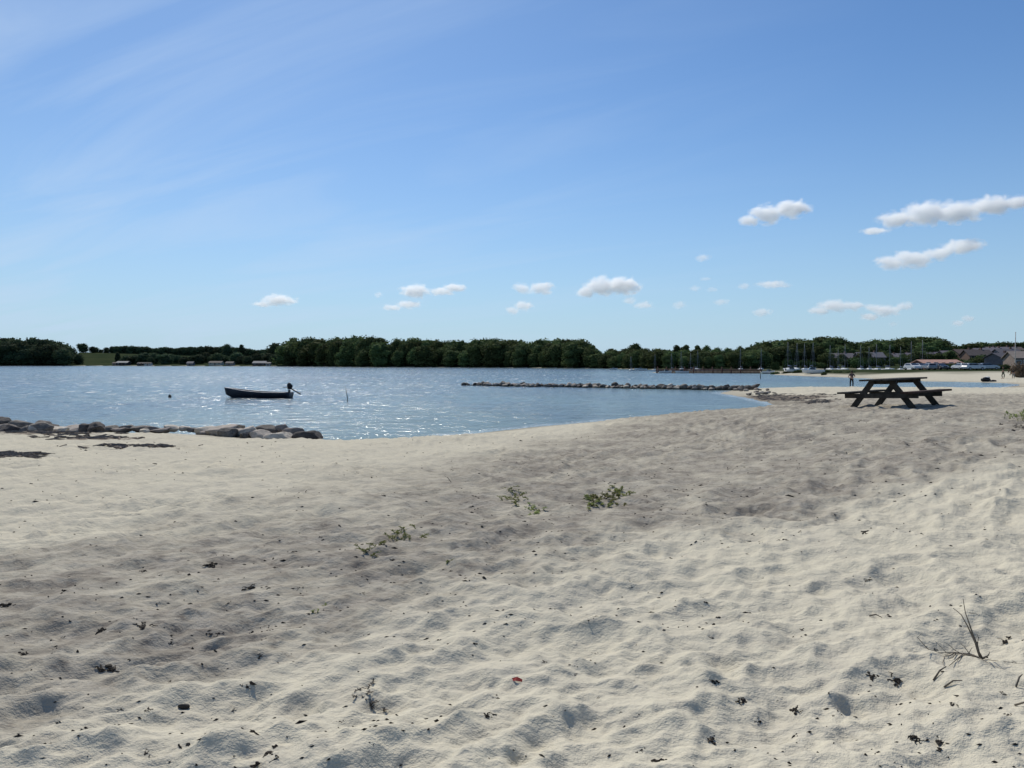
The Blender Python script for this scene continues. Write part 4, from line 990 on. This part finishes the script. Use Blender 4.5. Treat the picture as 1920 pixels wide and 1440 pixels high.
SPECIAL = {(1235, 1428): 'large black tangle of seaweed at the bottom edge of the photo', (268, 1175): 'long black strip of dried seaweed on the dark sand at left', (199, 1254): 'faint brown seaweed heap below the long black strip',
           (502, 1417): 'row of dark seaweed crumbs near the bottom left', (13, 1137): 'dark green seaweed scrap at the left edge', (1885, 1203): 'forked dark seaweed clump right of the dry twig plant', (1680, 1279): 'jagged dark strand left below the dry twig plant',
           (1762, 1397): 'dark strand near the bottom right corner', (1717, 1385): 'short ragged scrap left of the bottom right strand', (1490, 1334): 'smudge of black crumbs in a hollow right of centre', (1334, 1393): 'thin curved seaweed stalk at the bottom',
           (397, 1061): 'paired dark clump high on the dark sand band', (469, 1105): 'dark clump with pebbles right below the paired clump', (1108, 1159): 'short dark strip on the slope in the middle', (1392, 1317): 'curved trail of black crumbs left of the smudge',
           (915, 1339): 'dark strand left of the red scrap', (1637, 1270): 'brown frayed scrap left of the jagged strand'}
for i, (u, v, wp) in enumerate(DEB):
    p = hit(u, v); k = wp / F * p.y
    o = bpy.data.objects.new('seaweed_scrap', SC[i % 6]); COL.objects.link(o); o.location = p + Vector((0, 0, -.004)); s = k / .95
    o.scale = (s, s * random.uniform(.8, 1.2), s * random.uniform(.7, 1.0)); o.rotation_euler = (0, 0, random.choice([0, PI]) + random.uniform(-.35, .6))
    lb = SPECIAL.get((u, v)); tag(o, lb or 'small dark scrap of dried seaweed lying on the sand', 'seaweed', None if lb else 'small dark seaweed scraps on the sand')
p = hit(969, 1281); m = MB(); m.add([(-.05, -.01, 0), (0, -.015, .02), (.055, -.005, .012), (.05, .015, .02), (0, .02, .03), (-.05, .01, .012)], [(0, 1, 4, 5), (1, 2, 3, 4)])
m2 = m.build('red_scrap', plain('red_plastic', (.36, .04, .03), .6), None); m2.location = p + Vector((0, 0, .006)); m2.scale = (.6, .6, .6); tag(m2, 'small dull red scrap lying in the middle foreground', 'litter')
p = hit(345, 1330); m2 = bpy.data.objects.new('pebble', rock_mesh(77, 3)); COL.objects.link(m2); m2.data.materials.append(M['sand_stone']); m2.location = p + Vector((0, 0, .008)); m2.scale = (.027, .02, .018); tag(m2, 'black rounded pebble in the bottom left foreground', 'pebble')

# countless crumbs of weed and shell grit
mb = MB(); tri = []
for k in range(3000):
    rr = 1.9 * math.exp(random.random() * 2.4); tt = random.uniform(-.66, .66); x, y = rr * math.sin(tt), rr * math.cos(tt)
    band = 3.4 + .9 * x + (1.2 if x > 0 else 0) < y < 9.5 + 1.2 * x
    if mn.noise(Vector((x * .9, y * .9, 3))) < (-.15 if band else .12) and random.random() < .85: continue
    z = ground(x, y); s = random.uniform(.0025, .0065) * (1 + .10 * rr) * (1.8 if random.random() < .06 else 1); L = random.uniform(.8, 2.6)
    a = random.uniform(-.9, .9); c, sn = math.cos(a), math.sin(a)
    vs = []
    for (px_, py_, pz_) in ((-1, 0, 0), (0, -.6, 0), (1, 0, 0), (0, .6, 0), (random.uniform(-.3, .3), 0, .8), (0, 0, -.5)):
        X_, Y_ = px_ * L * s, py_ * s * random.uniform(.7, 1.3); vs.append((x + X_ * c - Y_ * sn, y + X_ * sn + Y_ * c, z + pz_ * s + .001))
    mb.add(vs, [(0, 1, 4), (1, 2, 4), (2, 3, 4), (3, 0, 4), (1, 0, 5), (2, 1, 5), (3, 2, 5), (0, 3, 5)])
o = mb.build('weed_crumbs', M['weed'], None); tag(o, 'tiny dark crumbs of dried seaweed sprinkled over the sand', 'seaweed crumbs', kind='stuff')

# tide wrack: mats of brown weed by the groyne and on the spit
def wrack(name, blobs, label, n_):
    mb = MB()
    for k in range(n_):
        u, Y, ru, rY = random.choice(blobs); Y = random.gauss(Y, rY * .9); x = xat(random.gauss(u, ru * .5), Y); z = ground(x, Y)
        if z < .01: continue
        L = random.uniform(.15, .6) * (Y / 25) ** .5; a = random.gauss(.1, .5); h = random.uniform(.004, .022); b = random.uniform(-.6, .6)
        mb.tube([(x, Y, z + h * .3), (x + math.cos(a) * L * .5, Y + math.sin(a) * L * .5, z + h), (x + math.cos(a + b) * L, Y + math.sin(a + b) * L, z + h * .2)], [.012, random.uniform(.015, .035), .01], 5)
    tag(mb.build(name, M['weed_brown'], None), label, 'seaweed', kind='stuff')
wrack('seaweed_mat', [(70, 23.5, 110, 1.0), (60, 24.5, 110, .8), (150, 21, 80, .5), (10, 15, 50, .3), (240, 16.8, 90, .3)], 'brown seaweed mats washed up in front of the left groyne', 420)
wrack('seaweed_mat', [(1490, 53, 65, 2), (1440, 57, 35, 2.4), (1530, 47, 30, 1.4)], 'brown seaweed band washed up on the sand spit', 500)

def lie(o, half):                                      # tilt a loose thing to the slope it lies on
    x, y = o.location.x, o.location.y
    nx = (ground(x - half, y) - ground(x + half, y)) / (2 * half); ny = (ground(x, y - half) - ground(x, y + half)) / (2 * half)
    o.rotation_euler = (Vector((nx, ny, 1)).normalized().to_track_quat('Z', 'Y').to_matrix() @ Matrix.Rotation(o.rotation_euler.z, 3, 'Z')).to_euler()
    o.location.z = (ground(x - half, y) + ground(x + half, y) + ground(x, y - half) + ground(x, y + half)) / 4 - .003
for o in list(COL.objects):
    if o.name.split('.')[0] == 'seaweed_scrap': lie(o, max(.02, .42 * o.scale.x))
    if o.name == 'red_scrap': lie(o, .03)
def plant(u, v, wpx, hpx, nl, mat, label, name='beach_plant', stems=8, leafy=True, seed=1, group=None, cat='plant'):
    p = hit(u, v); k = p.y / F; W, H = wpx * k * 1.3, hpx * k * .42; rs = random.Random(seed); e = empty(name, p); tag(e, label, cat, group)
    st = MB(); lf = MB()
    for q in range(stems):
        bx, by = rs.gauss(0, W * .28), rs.gauss(0, W * .6); a = rs.uniform(0, 6.28); L = rs.uniform(.4, 1) * W * .35; hh = H * rs.uniform(.4, 1)
        zb = ground(p.x + bx, p.y + by) - p.z
        pts = [Vector((bx, by, zb - .01)), Vector((bx + math.cos(a) * L * .4, by + math.sin(a) * L * .4, zb + hh * .55)), Vector((bx + math.cos(a) * L, by + math.sin(a) * L, zb + hh * (1 if not leafy else .8)))]
        st.tube(pts, [.004, .003, .0015] if leafy else [.006, .004, .0015], 5)
        if stems <= 4: st.build('stem', M[mat], e, True); st = MB()
        for j in range(nl // stems if leafy else 0):
            t = rs.uniform(.1, 1); c = pts[0].lerp(pts[1], t * 2) if t < .5 else pts[1].lerp(pts[2], t * 2 - 1)
            d = Vector((rs.uniform(-1, 1), rs.uniform(-1, 1), rs.uniform(0, .9))).normalized(); s_ = d.cross(Vector((0, 0, 1))).normalized(); l_ = rs.uniform(.014, .034) * max(.8, p.y / 7); w2 = l_ * .24
            lf.add([c, c + d * l_ * .5 + s_ * w2, c + d * l_ + Vector((0, 0, -.2 * l_)), c + d * l_ * .5 - s_ * w2], [(0, 1, 2, 3)])
    if stems > 4: st.build('stalks', M['twig'] if not leafy else M[mat], e, True)
    if lf.v: lf.build('leaves', M[mat], e)
    return e
plant(1135, 938, 42, 22, 620, 'green', 'widest green plant patch, the right one on the dark sand', stems=20, seed=1)
plant(1108, 945, 36, 16, 420, 'green', 'green plant patch touching the widest patch on its left', stems=14, seed=2)
plant(1160, 925, 30, 18, 340, 'green', 'green plant patch touching the widest patch on its right', stems=12, seed=12)
plant(965, 936, 60, 20, 340, 'green', 'sparse green plant patch left of the widest patch', stems=16, seed=3)
plant(1000, 960, 30, 14, 160, 'green', 'small faint plant below the sparse patch', stems=9, seed=4)
plant(760, 1000, 44, 26, 420, 'green', 'yellowish green low plant on the dark sand left of centre', stems=16, seed=5)
plant(712, 1022, 52, 26, 240, 'green', 'dark thin-leaved plant left of the yellowish one', stems=14, seed=6)
plant(842, 1058, 16, 18, 30, 'green', 'tiny yellow-green sprout below the yellowish plant', stems=4, seed=7)
plant(597, 1145, 18, 22, 30, 'green', 'tiny sprout on the left half of the dark sand band', stems=4, seed=8)
plant(680, 1300, 44, 20, 100, 'twig', 'dry brownish sprig in the lower left foreground', stems=10, seed=9)
plant(1922, 786, 36, 40, 300, 'green', 'green leafy bush cut off by the right edge of the photo', stems=26, seed=10)
plant(1918, 804, 24, 20, 80, 'twig', 'dry stalks beside the leafy bush at the right edge', stems=14, seed=11)
# dry twig plant at lower right
p = hit(1842, 1238); k = p.y / F; e = empty('dry_twig_plant', p); tag(e, 'dry bare twig plant with an upright fork standing in the sand at lower right', 'plant')
def tw(name, pl, r0):
    m = MB(); pts = [Vector(((u - 1842) * k, (dy_) * k, (1238 - v) * k)) for (u, v, dy_) in pl]
    sub = []
    for a, b in zip(pts, pts[1:]):
        sub += [a, a.lerp(b, .5) + Vector((random.uniform(-1, 1), random.uniform(-1, 1), random.uniform(-1, 1))) * (b - a).length * .04]
    sub.append(pts[-1])
    for q in sub: q.z = max(q.z, ground(p.x + q.x, p.y + q.y) - p.z + .008)
    m.tube(sub, [r0 * .72 * (1 - .75 * i / (len(sub) - 1)) for i in range(len(sub))], 6); m.build(name, M['twig'], e, True)
tw('stem', [(1842, 1240, 0), (1834, 1210, 4), (1822, 1175, 8), (1812, 1150, 6), (1806, 1122, 4)], .0075)
tw('stem', [(1838, 1240, 0), (1826, 1205, -4), (1808, 1170, -8), (1794, 1148, -12), (1776, 1134, -16)], .007)
tw('twig', [(1816, 1148, 0), (1830, 1150, 4), (1842, 1157, 8)], .003)
tw('twig', [(1834, 1212, 3), (1838, 1198, 6), (1836, 1190, 10)], .004)
tw('twig', [(1842, 1236, 0), (1856, 1232, 6), (1862, 1226, 10)], .007)
for (a, b, c, r0) in [((1836, 1240), (1790, 1238), (1760, 1246), .006), ((1826, 1240), (1796, 1242), (1770, 1250), .006), ((1815, 1240), (1800, 1226), (1786, 1222), .004), ((1805, 1242), (1788, 1230), (1760, 1228), .004), ((1838, 1240), (1800, 1240), (1745, 1256), .007), ((1830, 1239), (1790, 1234), (1732, 1214), .005), ((1800, 1240), (1776, 1226), (1752, 1202), .004), ((1825, 1238), (1815, 1222), (1800, 1206), .004),
                      ((1790, 1240), (1766, 1240), (1728, 1262), .004), ((1740, 1218), (1720, 1196), (1728, 1186), .003), ((1800, 1232), (1780, 1210), (1768, 1204), .003), ((1812, 1240), (1818, 1226), (1822, 1214), .004),
                      ((1840, 1240), (1860, 1252), (1880, 1258), .003), ((1800, 1244), (1812, 1262), (1816, 1272), .0025)]:
    tw('twig', [(a[0], a[1], 0), (b[0], min(b[1], 1236), -(max(b[1] - 1236, 0)) * 3 + 3), (c[0], min(c[1], 1236), -(max(c[1] - 1236, 0)) * 3)], r0)
for i, (u, v, L, an, lb) in enumerate([(1750, 1282, 34, .4, 'short bare twig below the dry twig plant'), (1770, 1290, 30, -.5, 'bent twig beside the short bare twig'), (1905, 1290, 34, .7, 'olive stalk lying near the right edge'),
                                        (1903, 1325, 40, -1.2, 'angled twig sticking up at the right edge'), (1630, 1156, 24, 0, 'thin pale twig lying left of the dry twig plant'), (846, 905, 30, 2.1, 'thin dark stalk poking up in the middle distance')]):
    q = hit(u, v); k = q.y / F; m = MB(); dx = math.cos(an) * L * k; dy = math.sin(an) * L * k
    z1 = ground(q.x + dx, q.y + dy) if q.y + dy > 1.5 else q.z
    m.tube([(0, 0, .004), (dx * .5, dy * .5, (z1 - q.z) * .5 + .02 + .2 * L * k * abs(math.sin(an))), (dx, dy, z1 - q.z + .008 + .35 * L * k * abs(math.sin(an)))], [.0045, .004, .002], 6)
    o = m.build('fallen_twig', M['twig'], None, True); o.location = q; tag(o, lb, 'twig')

# ------------------------------------------------------------------ small clouds over the far shore
def cloud(lobes, dens, label, D=3600.0, group='small fair-weather clouds'):
    k = D / F; us = [l[0] for l in lobes]; cu = sum(us) / len(us); cv = sum(l[1] for l in lobes) / len(lobes)
    d = ray(cu, cv); C0 = Vector((d.x * D, D, CAMH + d.z * D))
    L = []
    for (u, v, ru, rv) in lobes:
        dd = ray(u, v); L.append((dd.x * D - C0.x, random.uniform(-.2, .2) * ru * k, CAMH + dd.z * D - C0.z, ru * k * 1.12, ru * k * .75, rv * k * 1.18))
    g = 1.28
    x0 = min(l[0] - l[3] * g for l in L); x1 = max(l[0] + l[3] * g for l in L); y0 = min(l[1] - l[4] * g for l in L); y1 = max(l[1] + l[4] * g for l in L); z0 = min(l[2] - l[5] * g for l in L); z1 = max(l[2] + l[5] * g for l in L)
    m = MB(); m.box(((x0 + x1) / 2, (y0 + y1) / 2, (z0 + z1) / 2), (x1 - x0, y1 - y0, z1 - z0))
    n_ = NT('cloud_vapour'); n_.t.nodes.remove(n_.b)
    co = n_.coord('Object'); avg = sum(l[5] for l in L) / len(L)
    nz_ = n_.noise(1.0 / avg * 1.0, 5, .62, n_.coord('Object', (.8, .8, 1.15)), .6)
    cur = None
    for l in L:
        s = n_.n('ShaderNodeVectorMath', operation='SUBTRACT'); n_.l(co, s.inputs[0]); s.inputs[1].default_value = l[:3]
        q = n_.n('ShaderNodeVectorMath', operation='DIVIDE'); n_.l(s.outputs[0], q.inputs[0]); q.inputs[1].default_value = l[3:]
        ln = n_.n('ShaderNodeVectorMath', operation='LENGTH'); n_.l(q.outputs[0], ln.inputs[0])
        f = n_.math('SUBTRACT', 1, ln.outputs['Value']); cur = f if cur is None else n_.math('MAXIMUM', cur, f)
    tot = n_.math('ADD', cur, n_.math('MULTIPLY', n_.math('SUBTRACT', nz_, .5), 2.1))
    dn = n_.math('MULTIPLY', n_.ramp(n_.math('MULTIPLY', tot, n_.ramp(cur, -.27, -.05)), .08, .60), dens * .7 + .008)
    v = n_.n('ShaderNodeVolumePrincipled'); v.inputs['Color'].default_value = (.985, .995, 1, 1); v.inputs['Anisotropy'].default_value = .4; n_.l(dn, v.inputs['Density'])
    n_.l(v.outputs[0], n_.out.inputs['Volume'])
    o = m.build('cloud', n_.m, None); o.location = C0; n_.m.cycles.volume_sampling = 'MULTIPLE_IMPORTANCE' if hasattr(n_.m.cycles, 'volume_sampling') else None
    tag(o, label, 'cloud', group)
CL = [([(1405, 413, 22, 10), (1440, 400, 32, 18), (1480, 392, 36, 17), (1505, 388, 14, 11)], .05, 'bright solid cloud high left of the long cloud bank'),
      ([(1640, 432, 28, 7), (1680, 413, 40, 16), (1735, 400, 45, 22), (1800, 395, 50, 20), (1855, 385, 45, 18), (1905, 382, 35, 13), (1960, 378, 40, 12)], .04, 'long rising white cloud running off the right edge'),
      ([(1672, 492, 30, 14), (1715, 485, 40, 16), (1762, 475, 30, 12), (1800, 462, 42, 13)], .035, 'stretched white cloud just below the long rising one'),
      ([(1535, 583, 22, 8), (1565, 573, 32, 12), (1600, 573, 25, 9), (1640, 577, 20, 7)], .03, 'flat cloud low above the wood behind the marina'),
      ([(1630, 594, 22, 7), (1665, 582, 28, 11), (1695, 573, 18, 8)], .03, 'slanting low cloud touching the flat cloud on its right'),
      ([(1795, 606, 14, 6), (1812, 597, 14, 7)], .025, 'small slanting cloud just above the right hill'),
      ([(1100, 548, 22, 10), (1130, 535, 32, 17), (1165, 535, 34, 18), (1190, 543, 14, 9)], .05, 'plump white cloud above the right end of the middle wood'),
      ([(1182, 563, 14, 7), (1208, 572, 19, 7)], .022, 'small wisp directly under the plump white cloud'),
      ([(978, 540, 18, 11), (1015, 540, 26, 12)], .035, 'two-humped cloud above the slanting cloud in the centre'),
      ([(960, 582, 15, 7), (980, 573, 20, 10)], .03, 'slanting small cloud below the two-humped cloud'),
      ([(780, 546, 30, 13), (830, 546, 25, 8), (852, 540, 22, 9)], .04, 'cloud with a trailing right tail above the middle wood'),
      ([(735, 577, 20, 6), (765, 571, 25, 8)], .03, 'thin cloud just below the cloud with a trailing tail'),
      ([(495, 570, 22, 6), (522, 562, 32, 11), (545, 566, 14, 5)], .035, 'lone cloud farthest left, above the tall round tree'),
      ([(710, 552, 9, 6)], .02, 'speck of cloud left of the trailing-tailed cloud'),
      ([(1318, 483, 14, 7)], .02, 'tiny cloud puff highest of the faint ones in the middle right'),
      ([(1395, 537, 13, 6), (1450, 533, 34, 7)], .016, 'faint stretched cloud right of the centre wisps'),
      ([(1352, 566, 15, 6)], .016, 'faint puff below and left of the faint stretched cloud'),
      ([(1430, 585, 18, 8)], .022, 'small triangular puff low over the marina trees'),
      ([(1275, 571, 14, 8)], .013, 'very faint puff right of the wisp under the plump cloud'),
      ([(1303, 541, 12, 6), (1335, 543, 12, 5), (1322, 523, 12, 4)], .009, 'barely visible scattered wisps right of the plump cloud'),
      ([(1675, 607, 9, 5)], .012, 'faint speck below the slanting low cloud')]
for c in CL: cloud(*c)
